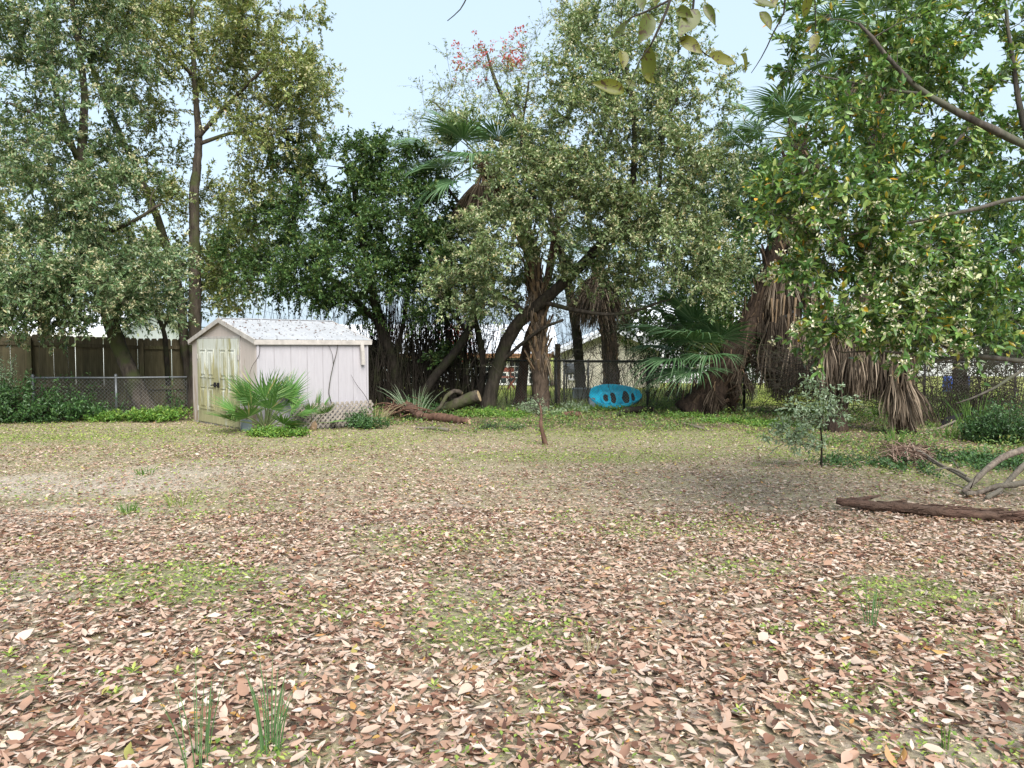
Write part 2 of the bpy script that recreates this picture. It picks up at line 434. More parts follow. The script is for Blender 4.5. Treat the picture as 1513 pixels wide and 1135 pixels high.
# ------------------------------------------------------------------ leaf geometry
LX = np.array([0, .3,.3,.3, .66,.66,.66, 1.0]); LY = np.array([0, .46,0,-.46, .38,0,-.38, 0])
def leaf_geo(mb, B, D, Nn, Ln, Wd, fold=0.12, curl=0.15, kind='h'):
    """many leaves at once: base B, direction D, face normal Nn, length Ln, width Wd"""
    n = len(B)
    if n == 0: return
    D = unit(D); S = unit(np.cross(Nn, D)); U = np.cross(D, S)
    Ln = np.broadcast_to(Ln, (n,)); Wd = np.broadcast_to(Wd, (n,))
    curl = np.broadcast_to(curl, (n,)); fold = np.broadcast_to(fold, (n,))
    if kind == 'h': lx, ly = LX, LY
    elif kind == 'q': lx, ly = np.array([0,.48,1.,.48]), np.array([0,.5,0,-.5])
    else: lx, ly = np.array([0,1.,0.]), np.array([.5,0,-.5])
    zz = np.abs(ly)[None,:]*2*fold[:,None]*Wd[:,None] - curl[:,None]*Ln[:,None]*(lx**2)[None,:]
    V = (B[:,None,:] + D[:,None,:]*(lx[None,:]*Ln[:,None])[...,None] + S[:,None,:]*(ly[None,:]*Wd[:,None])[...,None] + U[:,None,:]*zz[...,None])
    k = (np.arange(n)*len(lx))[:,None]
    if kind == 'h':
        t = np.concatenate([k+np.array(a) for a in ([0,2,1],[0,3,2],[4,5,7],[5,6,7])])
        q = np.concatenate([k+np.array(a) for a in ([1,2,5,4],[2,3,6,5])])
        mb.add2(V.reshape(-1,3), [t, q])
    elif kind == 'q':
        mb.add2(V.reshape(-1,3), [np.concatenate([k+np.array([0,3,2]), k+np.array([0,2,1])])])
    else:
        mb.add2(V.reshape(-1,3), [k+np.array([0,2,1])])

def fine_leaf(name, wid, fold, curl, mt, wave=0.0):
    st = np.array([0, .06, .18, .34, .52, .7, .86, 1.0]); hw = np.array([.02, .16, .36, .48, .49, .38, .18, .0])*wid
    V = []; F = []
    for s, h in zip(st, hw):
        z = -curl*s*s+wave*math.sin(s*7)*.02
        V += [(s, h, z+fold*h*1.6+wave*.03*math.sin(s*11)), (s, 0, z), (s, -h, z+fold*h*1.6+wave*.03*math.cos(s*9))]
    for k in range(7):
        for j in range(2): F.append([k*3+j, k*3+j+1, k*3+4+j, k*3+3+j])
    me = make_mesh(name, np.array(V), [np.array(F)]); me.materials.append(mt)
    me.polygons.foreach_set("use_smooth", np.ones(len(me.polygons), bool))
    return me

def rdir(n, rng=RNG):
    return unit(rng.normal(size=(n,3)))

# ------------------------------------------------------------------ leaf litter, grass and ground cover
def scatter(n, y0, y1, xw=0.78):
    """random places in the part of the yard in front of the camera"""
    y = np.sqrt(RNG.random(n)*(y1*y1-y0*y0)+y0*y0)
    x = (RNG.random(n)*2-1)*(y*xw+0.8)
    return x, y
def litter_density(x, y):
    d = np.interp(y, [2, 5, 7.19, 7.21, 9, 12, 12.1, 19], [1.25, 1.2, .85, 1.1, .95, .5, 1, .7])
    d = d + 0.30*np.clip((x-0.5)/3, 0, 1)*np.clip((11-y)/4, 0, 1)*np.clip((y-5)/3, 0, 1)
    d = d*(0.45+1.1*vnoise(x, y, 0.7, 2))*(0.5+vnoise(x, y, 0.22, 5))
    return d*(1-0.85*patches(x, y, GREEN))*(1-0.55*sand_mask(x, y))
mb = MB()
parts_ = [scatter(94000, 2.1, 7.2), scatter(76000, 7.2, 12), scatter(34000, 12, 18.5)]
x = np.concatenate([q[0] for q in parts_]); y = np.concatenate([q[1] for q in parts_])
keep = RNG.random(len(x)) < litter_density(x, y)
x, y = x[keep], y[keep]; n = len(x)
Ln = np.clip(RNG.normal(0.049, 0.017, n), 0.018, 0.10); Ln = Ln*np.interp(y, [5, 9], [1, .78]); Wd = Ln*np.where(RNG.random(n) < .2, RNG.uniform(.16, .28, n), RNG.uniform(0.3, 0.56, n))
a = RNG.random(n)*2*math.pi
D = np.stack([np.cos(a), np.sin(a), RNG.normal(0, 0.16, n)], 1)
Nn = unit(np.stack([RNG.normal(0, .33, n), RNG.normal(0, .33, n), np.ones(n)*np.where(RNG.random(n) < .5, 1, -1)], 1))
B = np.stack([x, y, gz(x, y)+0.008+0.028*RNG.random(n)**1.5], 1)
# the 300 leaves that show largest become pieces of their own
score = Ln*Wd/(y*y)*np.where(np.abs(x) < y*0.66, 1, 0)*np.where(y > 2.72, 1, 0)
big = np.argsort(-score)[:300]
mask = np.ones(n, bool); mask[big] = False
near = mask & (y < 4.3); far = mask & (y >= 4.3)
leaf_geo(mb, B[near], D[near], Nn[near], Ln[near], Wd[near], RNG.uniform(-.05, .3, near.sum()), RNG.uniform(-.25, .3, near.sum()), 'h')
leaf_geo(mb, B[far], D[far], Nn[far], Ln[far], Wd[far], RNG.uniform(-.05, .25, far.sum()), 0.1, 'q')
tag(mb.build('leaf_litter', M['litter'], kind='stuff', smooth=True), 'pinkish tan fallen leaves scattered over the whole yard', 'leaf litter', kind='stuff')
leaf_meshes = []
for i in range(10):
    leaf_meshes.append(fine_leaf('fallen_leaf', .42, -.1+.07*i, [-.25,.3,.1,-.1,.2,.0,.28,-.2,.15,.05][i], M['litter_obj'], 1.0))
def leaf_obj(name, me, Bp, Dp, Np, Lp, parent, wr=1.0):
    o = bpy.data.objects.new(name, me); COL.objects.link(o)
    d = unit(Dp); s = unit(np.cross(Np, d)); u = np.cross(d, s)
    Mx = np.eye(4); Mx[:3,0] = d*Lp; Mx[:3,1] = s*Lp*wr; Mx[:3,2] = u*Lp; Mx[:3,3] = Bp
    o.parent = parent
    o.matrix_basis = Matrix(Mx.tolist())
    return o
for j, i in enumerate(big):
    leaf_obj('fallen_leaf', leaf_meshes[j % 10], B[i]+[0,0,0.006], D[i], Nn[i], Ln[i]*1.12, ground, Wd[i]/Ln[i]/0.42)

mb = MB()                                                   # fallen twigs
x, y = scatter(420, 2.3, 15); n = len(x); a = RNG.random(n)*6.283; ln = RNG.uniform(.06, .32, n)
A = np.stack([x, y, gz(x, y)+.03], 1); C = A+np.stack([np.cos(a)*ln, np.sin(a)*ln, RNG.normal(0, .008, n)], 1); Bm = (A+C)/2+RNG.normal(0, .012, (n, 3))*[1, 1, .3]
d_ = unit(C-A); u_ = unit(np.cross(d_, [0, 0, 1.])); V = []
for pt, k in ((A, 1.), (Bm, .8), (C, .4)):
    for s_, z_ in ((1, 0), (-.5, .87), (-.5, -.87)): V.append(pt+(u_*s_+np.array([0, 0, z_]))*k*RNG.uniform(.0025, .0025)*1.2)
V = np.stack(V, 1); b0_ = (np.arange(n)*9)[:, None]
mb.add(V.reshape(-1, 3), np.concatenate([b0_+np.array([i+j, i+(j+1) % 3, i+3+(j+1) % 3, i+3+j]) for i in (0, 3) for j in range(3)]))
tag(mb.build('twig_litter', M['bark_log']), 'small dark fallen twigs lying among the leaves', 'twigs', kind='stuff')
mb = MB()                                                   # leaf crumbs and bits of bark
q1, q2 = scatter(45000, 2.2, 7.2), scatter(66000, 7.2, 18.8); x = np.concatenate([q1[0], q2[0]]); y = np.concatenate([q1[1], q2[1]])
keep = RNG.random(len(x)) < (0.35+0.65*vnoise(x, y, 0.5, 1))*(1-0.4*green_mask(x, y))*np.interp(y, [2, 7, 9, 19], [.9, .9, 1, .7])
x, y = x[keep], y[keep]; n = len(x)
a = RNG.random(n)*6.283
Ln = RNG.uniform(0.012, 0.042, n)
leaf_geo(mb, np.stack([x, y, gz(x, y)+0.004+0.02*RNG.random(n)], 1), np.stack([np.cos(a), np.sin(a), RNG.normal(0, .25, n)], 1),
         unit(np.stack([RNG.normal(0, .4, n), RNG.normal(0, .4, n), np.ones(n)], 1)), Ln, Ln*RNG.uniform(.25, .6, n), 0.1, 0.1, 'q')
tag(mb.build('leaf_crumbs', M['crumb']), 'fine crumbled leaf bits covering the bare soil', 'leaf litter', kind='stuff')

def blades(mb, x, y, h, w, lean, z0=None):
    n = len(x); a = RNG.random(n)*6.283
    D = unit(np.stack([np.cos(a)*lean, np.sin(a)*lean, np.ones(n)], 1))
    a2 = RNG.random(n)*6.283
    Nn = np.stack([np.cos(a2), np.sin(a2), np.zeros(n)], 1)
    leaf_geo(mb, np.stack([x, y, gz(x, y)-0.004 if z0 is None else z0], 1), D, Nn, h, w, 0, 0, 't')
mb = MB()
x, y = scatter(150000, 2.2, 19.2)
keep = RNG.random(len(x)) < np.interp(y, [2, 5, 8, 11, 19], [.9, .8, .8, .95, 1])*(0.2+vnoise(x, y, 0.4, 3))*(1-.75*sand_mask(x, y))
x, y = x[keep], y[keep]; n = len(x)
blades(mb, x, y, RNG.uniform(.015, .05, n), RNG.uniform(.003, .007, n)*np.interp(y, [3, 12], [.7, 1.5]), RNG.uniform(.2, 1.8, n))
tag(mb.build('dry_grass', M['straw']), 'thin straw-coloured grass between the fallen leaves', 'grass', kind='stuff')
mb = MB()
q1, q2 = scatter(95000, 2.2, 7.2), scatter(165000, 7.2, 19.4); x = np.concatenate([q1[0], q2[0]]); y = np.concatenate([q1[1], q2[1]])
keep = RNG.random(len(x)) < green_mask(x, y)**1.2
x, y = x[keep], y[keep]; n = len(x)
a = RNG.random(n)*6.283; Ln = RNG.uniform(.012, .032, n)*np.interp(y, [3, 14], [1., 1.6])
leaf_geo(mb, np.stack([x, y, gz(x, y)+0.006+0.03*RNG.random(n)], 1), np.stack([np.cos(a), np.sin(a), RNG.uniform(-.1, .9, n)], 1),
         unit(np.stack([RNG.normal(0, .4, n), RNG.normal(0, .4, n), np.ones(n)], 1)), Ln, Ln*RNG.uniform(.25, .8, n), 0.1, 0.2, 'q')
tag(mb.build('clover_patches', M['moss']), 'low yellow-green clover and moss growing in patches', 'ground cover', kind='stuff')
mb = MB()                                                   # neighbour's lawn behind the wire fence
x = RNG.uniform(-6, 22, 32000); y = RNG.uniform(FENCE_Y+.3, 27, 32000)
blades(mb, x, y, RNG.uniform(.05, .16, 32000), .014, RNG.uniform(.1, .8, 32000))
tag(mb.build('neighbour_grass', M['moss']), 'bright yellow-green lawn grass beyond the wire fence', 'grass', kind='stuff')

# ------------------------------------------------------------------ wooden fence
m, nt, N, L, b = nodes('weathered_fence_board')
oi = N.new("ShaderNodeObjectInfo"); n = noise(nt, 9, 6, .65, stretch=(3, 3, .35))
c = ramp(nt, [(0.3, (0.05,0.043,0.028)), (0.7, (0.135,0.115,0.072))], n.outputs[0]).outputs[0]
n2 = noise(nt, 1.4, 3, .5)
c = mixrgb(nt, ramp(nt, [(0.45, (0,0,0)), (0.65, (.55,.55,.55))], n2.outputs[0]).outputs[0], c, (0.095,0.10,0.045))
c = mixrgb(nt, 0.6, c, ramp(nt, [(0, (.55,.55,.55)), (1, (1.25,1.2,1.1))], oi.outputs["Random"]).outputs[0], 'MULTIPLY')
L.new(c, b.inputs["Base Color"]); b.inputs["Roughness"].default_value = .9; b.inputs["Specular IOR Level"].default_value = .1
bump(nt, n.outputs[0], .6, .01, b)
M['board'] = m
FA, FB = P(-130, 560, 17.5)[:2], P(566, 560, 20.3)[:2]
fdir = unit(FB-FA); flen = np.linalg.norm(FB-FA); fang = math.atan2(fdir[1], fdir[0])
wf = thing('wooden_fence', 'weathered brown dog-eared board fence behind the left yard', 'fence', (FA[0], FA[1], 0), fang)
pm = []
for i in range(4):
    q = MB(); w = .152; c_ = .03
    q.v.append(np.array([[s, t, z] for t in (0, .018) for s, z in ((0,0),(w,0),(w,1-c_),(w-c_,1),(c_,1),(0,1-c_))], float)); q.n = 12
    q.f4.append(np.array([[i, (i+1) % 6, (i+1) % 6+6, i+6] for i in range(6)]))
    me = make_mesh('picket', q.v[0], [q.f4[0], np.array([[0,5,4,3],[0,3,2,1],[6,9,10,11],[6,7,8,9]])])
    me.materials.append(M['board']); pm.append(me)
i = 0; s = 0.0
while s < flen:
    o = obj('picket', pm[i % 4], None, wf)
    htop = np.interp(s/flen, [0, .16, .47, 1], [1.88, 1.845, 1.72, 1.72])+random.uniform(-.012, .012)
    o.location = (s, .004*(i % 2)+random.uniform(-.001, .001), 0.02); o.scale = (random.uniform(.97, 1.02), 1, htop)
    o.rotation_euler = (0, random.uniform(-.008, .008), 0)
    s += random.choice([.150, .1505, .151, .1515, .1515, .1515, .152, .152]); i += 1
for k in range(int(flen/2.4)+1):
    s0, s1 = k*2.4, min((k+1)*2.4, flen)
    h0 = np.interp(s0/flen, [0, .16, .47, 1], [1.88, 1.845, 1.72, 1.72]); h1 = np.interp(s1/flen, [0, .16, .47, 1], [1.88, 1.845, 1.72, 1.72])
    for dz in (-.2, -1.18, -1.62):
        MB().bar((s0+.01, -.024, h0+dz), (s1-.01, -.024, h1+dz), .038, .085).build('rail', M['board'], wf)
    MB().box((s0-.045, -.14, 0), (s0+.045, -.046, h0-.08)).build('post', M['board'], wf)

# ------------------------------------------------------------------ wire fences
M['galv'] = mat_plain('galvanised_steel', (0.17,0.18,0.185), .5, .2, 8, metal=.6)
M['galv_dark'] = mat_plain('old_dark_steel', (0.05,0.05,0.048), .6, .3, 8, metal=.4)
M['wire'] = mat_plain('wire', (0.22,0.22,0.21), .6, .2, metal=.5)
M['wire_dark'] = mat_plain('rusty_wire', (0.2,0.19,0.175), .7, .3, metal=.3)
def wire_fence(label, a, b, h, posts, mpost, mwire, dia=.075, r=.0022, group=None, zb=0.0):
    a = np.array([*a[:2], zb]); b = np.array([*b[:2], zb])
    Ld = np.linalg.norm(b-a); ang = math.atan2(b[1]-a[1], b[0]-a[0])
    t = thing('chain_link_fence', label, 'fence', a, ang, group)
    MB().tube([(0,0,h), (Ld/2,0,h-.006), (Ld,0,h)], .021, 8).build('top_rail', mpost, t, True)
    for s in posts:
        q = MB(); q.tube([(s,0,-.05), (s,0,h+.04)], .027, 8); q.lathe([(.034,h+.02),(.034,h+.05),(.02,h+.075),(0.001,h+.08)], 8, (s,0,0))
        q.build('post', mpost, t, True)
    q = MB(); n = int((Ld+h)/dia)
    for k in range(n):
        for sg in (1, -1):
            s0 = -h+k*dia if sg == 1 else k*dia
            p0 = [s0, 0.026, .02]; p1 = [s0+sg*(h-.02), .026, h-.0]
            # clip to the panel
            for lo in (0.0, Ld):
                for pa, pb in ((p0, p1), (p1, p0)):
                    if (lo == 0 and pa[0] < 0 <= pb[0]) or (lo == Ld and pa[0] > Ld >= pb[0]):
                        f = (lo-pa[0])/(pb[0]-pa[0]); pa[2] = pa[2]+f*(pb[2]-pa[2]); pa[0] = lo
            if min(p0[0], p1[0]) < -1e-6 or max(p0[0], p1[0]) > Ld+1e-6 or abs(p0[0]-p1[0]) < .02: continue
            q.tube([p0, p1], r, 3, False)
    q.build('wire_mesh', mwire, t, kind='stuff')
    return t
a, b_ = P(45, 560, 16.5), P(276, 560, 16.9)
wire_fence('low grey wire fence in front of the left wooden fence', a, b_, .88, [.05, np.linalg.norm(P(172,560,16.75)[:2]-a[:2])], M['galv'], M['wire'], .08)
a, b_ = P(698, 560, FENCE_Y), P(1560, 560, 17.0)
_pa = np.array(a[:2]); _pd = unit(np.array(b_[:2])-_pa)
def along(px):                        # where the ray of a pixel column meets the fence line
    kx = (px-PW/2)/FOC/cp
    # _pa + s*_pd with x = kx*y
    return (kx*_pa[1]-_pa[0])/(_pd[0]-kx*_pd[1])
wire_fence('dark rusty wire fence across the back of the yard behind the palms', a, b_, 1.2, [along(p) for p in (703, 822, 957, 1100, 1232, 1366, 1500)], M['galv_dark'], M['wire_dark'], .07)
a, b_ = P(832, 560, 21.6), P(1120, 560, 21.6)
wire_fence('pale grey wire fence standing behind the blue kayak', a, b_, 1.12, [.03, .7, 3.2, 5.3], M['galv'], M['wire'], .07, .003)
o = MB().box((-.07,-.07,0), (.07,.07,1.62)).build('fence_post', mat_plain('post_wood', (0.20,0.145,0.09), .9, .3, 9, (2,2,.3)))
o.location = (*P(824, 560, 20.6)[:2], 0); tag(o, 'square brown timber post by the dark wire fence', 'post')

# ------------------------------------------------------------------ shed
m, nt, N, L, b = nodes('shed_wall')
n = noise(nt, 2.0, 5, .6, stretch=(1.5, 1.5, .35)); n2 = noise(nt, 14, 5, .7)
c = ramp(nt, [(0.35, (0.385,0.36,0.385)), (0.65, (0.415,0.39,0.42))], n.outputs[0]).outputs[0]
c = mixrgb(nt, ramp(nt, [(0.60, (0,0,0)), (0.72, (.5,.5,.5))], n2.outputs[0]).outputs[0], c, (0.33,0.29,0.28))
L.new(c, b.inputs["Base Color"]); b.inputs["Roughness"].default_value = .55
M['shed_side'] = m
def stained(name, base, stain, zlo, zhi, thr):
    m, nt, N, L, b = nodes(name)
    n = noise(nt, 2.6, 6, .65, stretch=(2.6, 2.6, .42)); n2 = noise(nt, 10, 5, .7, stretch=(2, 2, .25))
    tc = N.new("ShaderNodeTexCoord"); sx = N.new("ShaderNodeSeparateXYZ"); L.new(tc.outputs["Object"], sx.inputs[0])
    mr = N.new("ShaderNodeMapRange"); mr.inputs[1].default_value = zlo; mr.inputs[2].default_value = zhi; mr.inputs[3].default_value = .28; mr.inputs[4].default_value = -.12
    L.new(sx.outputs[2], mr.inputs[0])
    ad = N.new("ShaderNodeMath"); ad.operation = 'ADD'; L.new(n.outputs[0], ad.inputs[0]); L.new(mr.outputs[0], ad.inputs[1])
    f = ramp(nt, [(thr, (0,0,0)), (thr+.12, (1,1,1))], ad.outputs[0]).outputs[0]
    c0 = ramp(nt, [(0.3, tuple(x*.88 for x in base)), (0.7, base)], n2.outputs[0]).outputs[0]
    c1 = ramp(nt, [(0.25, tuple(x*.6 for x in stain)), (0.75, tuple(min(1, x*1.25) for x in stain))], n2.outputs[0]).outputs[0]
    L.new(mixrgb(nt, f, c0, c1), b.inputs["Base Color"]); b.inputs["Roughness"].default_value = .6
    return m
M['shed_side'] = stained('shed_wall_splashed', (0.395,0.375,0.395), (0.27,0.235,0.205), .0, .75, .64)
M['shed_gable'] = stained('shed_gable_wall', (0.46,0.395,0.355), (0.31,0.235,0.16), .0, 1.6, .62)
M['door'] = stained('algae_stained_door', (0.52,0.53,0.47), (0.31,0.29,0.155), -.2, 2.4, .50)
m, nt, N, L, b = nodes('painted_roof_metal')
n = noise(nt, 3, 6, .65); n2 = noise(nt, 30, 4, .6)
c = ramp(nt, [(0.35, (0.315,0.325,0.34)), (0.65, (0.385,0.395,0.415))], n.outputs[0]).outputs[0]
c = mixrgb(nt, ramp(nt, [(0.62, (0,0,0)), (0.7, (.7,.7,.7))], n2.outputs[0]).outputs[0], c, (0.34,0.29,0.25))
L.new(c, b.inputs["Base Color"]); b.inputs["Roughness"].default_value = .5
M['roof'] = m
M['trim'] = mat_plain('shed_trim', (0.40,0.37,0.34), .6, .2, 7)
M['black'] = mat_plain('black_metal', (0.014,0.014,0.015), .85, .2, spec=.1)
SL, SG, EV, PK = 2.30, 3.0, 1.66, 2.06
cn = P(380, 560, 13.85)
shed = thing('garden_shed', 'small white metal shed with algae-stained double doors and low gable roof', 'shed', (cn[0], cn[1], 0), math.radians(43))
MB().box((.03, .03, 0), (SL-.03, SG-.03, EV-.06)).build('core', M['shed_gable'], shed)
npan = 7; w = SL/npan
for i in range(npan):
    q = MB(); x0 = i*w
    pr = [(x0+.002,0),(x0+.004,-.004),(x0+w*.47,-.004),(x0+w*.485,-.001),(x0+w*.515,-.001),(x0+w*.53,-.004),(x0+w-.004,-.004),(x0+w-.002,0)]
    v = [(px, py, z) for z in (.03, EV-.01) for px, py in pr]; k = len(pr)
    q.add(v, [[j, j+1, j+1+k, j+k] for j in range(k-1)]); q.build('wall_panel', M['shed_side'], shed)
def slope(yv): return EV + (PK-EV)*(1-abs(yv-SG/2)/(SG/2))
DY0, DY1, DT = .68, 2.66, 1.70
cuts = [0, .23, .46, DY0, 1.0, 1.33, 1.67, 2.0, 2.33, DY1, 2.83, SG]
for y0, y1 in zip(cuts[:-1], cuts[1:]):
    zb = DT+.025 if y0 >= DY0-.01 and y1 <= DY1+.01 else .03
    q = MB(); g = .0015; ys = [y0+g, y1-g]
    if y0 < SG/2 < y1: ys = [y0+g, SG/2, y1-g]
    v = [(-.014, yy, zb) for yy in ys] + [(-.014, yy, slope(yy)-.02) for yy in ys] + [(.012, yy, zb) for yy in ys] + [(.012, yy, slope(yy)-.02) for yy in ys]
    k = len(ys); f = [[j, j+k, j+1+k, j+1] for j in range(k-1)]
    f += [[0, 2*k, 3*k, k], [k-1, 2*k-1, 4*k-1, 3*k-1]]
    q.add(v, f); q.build('wall_panel', M['shed_gable'], shed)
for s, y0 in ((0, DY0), (1, (DY0+DY1)/2)):
    y1 = y0+(DY1-DY0)/2; y0 += .008; y1 -= .008
    d = MB(); d.box((-.045, y0, .04), (-.016, y1, DT)); dr = d.build('door', M['door'], shed)
    for r0, r1 in ((.30, .76), (.93, 1.50)):
        for c0, c1 in ((.14, .46), (.54, .86)):
            ya, yb = y0+(y1-y0)*c0, y0+(y1-y0)*c1
            fr = MB()
            for lo, hi in (((ya,r0),(yb,r0+.025)), ((ya,r1-.025),(yb,r1)), ((ya,r0+.025),(ya+.025,r1-.025)), ((yb-.025,r0+.025),(yb,r1-.025))):
                fr.box((-.058, lo[0], lo[1]), (-.046, hi[0], hi[1]))
            xa, xb = -.0465, -.060
            v = [(xa,ya+.045,r0+.045),(xa,yb-.045,r0+.045),(xa,yb-.045,r1-.045),(xa,ya+.045,r1-.045),(xb,ya+.075,r0+.075),(xb,yb-.075,r0+.075),(xb,yb-.075,r1-.075),(xb,ya+.075,r1-.075)]
            fr.add(v, [[4,7,6,5],[0,4,5,1],[1,5,6,2],[2,6,7,3],[3,7,4,0]])
            fr.build('door_panel', M['door'], dr)
    hy = y1-.07 if s == 0 else y0+.07
    q = MB(); q.tube([(-.046,hy,.80),(-.095,hy,.80)], .012, 8); q.tube([(-.095,hy,.80),(-.1,hy+(-.1 if s == 0 else .1),.79)], .011, 8); q.lathe([(.001,-.05),(.03,-.045),(.03,.045),(.001,.05)], 10, (-.055,hy,.8))
    q.build('handle', M['black'], dr)
    for zz in (.3, 1.35):
        hh = y0+.0 if s == 0 else y1
        MB().box((-.058, hh-.03, zz-.05), (-.047, hh+.03, zz+.05)).build('hinge', M['trim'], dr)
q = MB()
for lo, hi in (((DY0-.05,.02),(DY0-.004,DT+.02)), ((DY1+.004,.02),(DY1+.05,DT+.02))): q.box((-.03, lo[0], lo[1]), (-.015, hi[0], hi[1]))
q.box((-.031, DY0-.05, DT+.004), (-.0155, DY1+.05, DT+.045)); q.build('door_frame', M['trim'], shed)
for sg in (0, 1):                                        # the two roof slopes, each of ribbed sheets
    ye = -.06 if sg == 0 else SG+.06; ze = EV-(PK-EV)*.06/(SG/2); yr = SG/2
    for i in range(6):
        x0 = -.07+i*(SL+.14)/6; x1 = x0+(SL+.14)/6
        pr = [(x0+.001,.0),(x0+.012,.013),(x0+.03,.013),(x0+.042,.002),(x0+.2,.002),(x0+.21,.006),(x0+.22,.002),(x1-.001,.0)]
        k = len(pr); v = [(px, ye, ze+.03+pz) for px, pz in pr] + [(px, yr, PK+.03+pz) for px, pz in pr]
        q = MB(); q.add(v, [[j, j+1, j+1+k, j+k] if sg == 0 else [j+1, j, j+k, j+1+k] for j in range(k-1)]); q.build('roof_sheet', M['roof'], shed)
    q = MB(); q.box((-.072, min(ye, ye+(.02 if sg == 0 else -.02)), ze-.06), (SL+.072, max(ye, ye+(.02 if sg == 0 else -.02)), ze+.028)); q.build('eave_trim', M['trim'], shed)
    for xx in (-.08, SL+.06):
        MB().bar((xx+.01, ye, ze-.005), (xx+.01, yr, PK-.005), .02, .085, (0,0,1)).build('gable_trim', M['trim'], shed)
MB().bar((-.075, SG/2, PK+.036), (SL+.075, SG/2, PK+.036), .12, .014).build('ridge_cap', M['roof'], shed)
MB().bar((SL-.16, -.055, EV-.05), (SL-.13, -.06, EV-.47), .07, .05, (0,1,0)).build('downspout', M['trim'], shed)
for xx in (.012, SL-.012): MB().box((xx-.02, -.024, .02), (xx+.02, -.001, EV-.02)).build('corner_trim', M['shed_side'], shed)
MB().box((-.02,-.015,-.1), (SL+.02,SG+.02,.028)).build('floor_slab', M['trim'], shed)
Ms = np.array(Matrix.Translation(shed.location) @ Matrix.Rotation(math.radians(43), 4, 'Z'))
def SH(x, y, z): return Ms[:3,:3] @ np.array([x, y, z]) + Ms[:3,3]
# debris on its roof
q = MB(); n = 210; u = RNG.random(n); v = RNG.random(n)**.7
B = np.array([SH(-.1+a*(SL+.2), -.08+bb*1.5, EV+.045+(PK-EV)*((-.08+bb*1.5)/1.5)) for a, bb in zip(u, v)])
leaf_geo(q, B, np.stack([RNG.normal(size=n), RNG.normal(size=n), .3*RNG.normal(size=n)], 1), np.tile([0,-.3,1.], (n,1))+.3*RNG.normal(size=(n,3)), RNG.uniform(.02, .075, n), RNG.uniform(.015, .03, n), .2, .1, 'h')
tag(q.build('roof_leaves', M['stick_red']), 'dark fallen leaves lying on the white shed roof', 'leaf litter', kind='stuff')
# dry vine
q = MB()
vine = [SH(1.62,-.03,1.6), SH(1.60,-.03,1.45), SH(1.52,-.035,1.2), SH(1.45,-.03,.9), SH(1.42,-.03,.65), SH(1.47,-.04,.45), SH(1.52,-.05,.1), SH(1.53,-.05,-.02)]
p_, r_ = smoothline(vine, [.004,.006,.007,.007,.008,.008,.009,.010], .06); q.tube(p_, r_, 5)
p_, r_ = smoothline([SH(1.52,-.035,1.2), SH(1.5,-.03,1.4), SH(1.42,-.03,1.58)], [.005,.004,.003], .06); q.tube(p_, r_, 4)
p_, r_ = smoothline([SH(.05,-.03,1.62), SH(.02,-.05,1.4), SH(-.06,.06,1.2), SH(-.05,.2,1.05)], [.003,.005,.004,.003], .06); q.tube(p_, r_, 4)
p_, r_ = smoothline([SH(2.32,-.3,.0), SH(2.2,-.15,.5), SH(2.02,-.05,.8), SH(1.9,-.04,1.0)], [.007,.006,.004,.002], .06); q.tube(p_, r_, 4)
tag(q.build('dry_vine', M['bark_grey']), 'bare thin vine climbing the white side wall of the shed', 'vine')
# lattice
M['lattice'] = mat_plain('lattice_wood', (0.27,0.235,0.20), .9, .3, 9)
lo_ = SH(.62, -.13, 0); LW, LH = 1.72, .46
lat = thing('lattice_panel', 'low weathered wooden lattice leaning along the shed side', 'lattice', (lo_[0], lo_[1], 0), math.radians(43))
for sg in (1, -1):
    s = -LH if sg == 1 else 0.0
    while s < (LW if sg == 1 else LW+LH):
        p0 = np.array([s, 0, 0.]); p1 = np.array([s+sg*LH, 0, LH])
        for pa, pb in ((p0, p1), (p1, p0)):
            for lim in (0, LW):
                if (lim == 0 and pa[0] < 0 < pb[0]) or (lim == LW and pa[0] > LW > pb[0]):
                    f = (lim-pa[0])/(pb[0]-pa[0]); pa += f*(pb-pa)
        if min(p0[0], p1[0]) >= -1e-6 and max(p0[0], p1[0]) <= LW+1e-6 and abs(p1[0]-p0[0]) > .05:
            yy = -.006*sg; MB().bar(p0+[0,yy,.02], p1+[0,yy,.02], .011, .034, (0,1,0) if False else (sg*-1,0,1)).build('slat', M['lattice'], lat)
        s += .105
# grey block and rock by the small palm
q = MB(); q.box((-.11,-.06,0), (.11,.06,.2)); q.box((-.1,-.05,.2), (.1,.05,.215))
o = q.build('block', mat_plain('blue_grey_plastic', (0.20,0.25,0.26), .6, .15)); g_ = G(366, 638); o.location = (g_[0], g_[1], 0); o.rotation_euler = (0, .06, .5); tag(o, 'small blue-grey box under the palm at the shed corner', 'box')
def rock(label, g_, s, m):
    q = MB(); th = np.linspace(0, math.pi, 7); V = []
    rr = np.random.default_rng(int(g_[0]*100) % 97)
    pr = [(math.sin(t)*1.0, math.cos(t)) for t in th[::-1]]
    q.lathe([(max(r, .01), z) for r, z in pr], 9); q.v[0] = q.v[0]*s*(1+.28*(rr.random((len(q.v[0]),1))-.5))
    o = q.build('rock', m, smooth=True); o.location = (g_[0], g_[1], s[2]*.4); tag(o, label, 'rock')
rock('pale stone lying in the weeds before the small palm', G(411, 641), np.array([.13,.1,.08]), mat_plain('stone', (0.42,0.37,0.28), .9, .25, 9, bmp=.02))

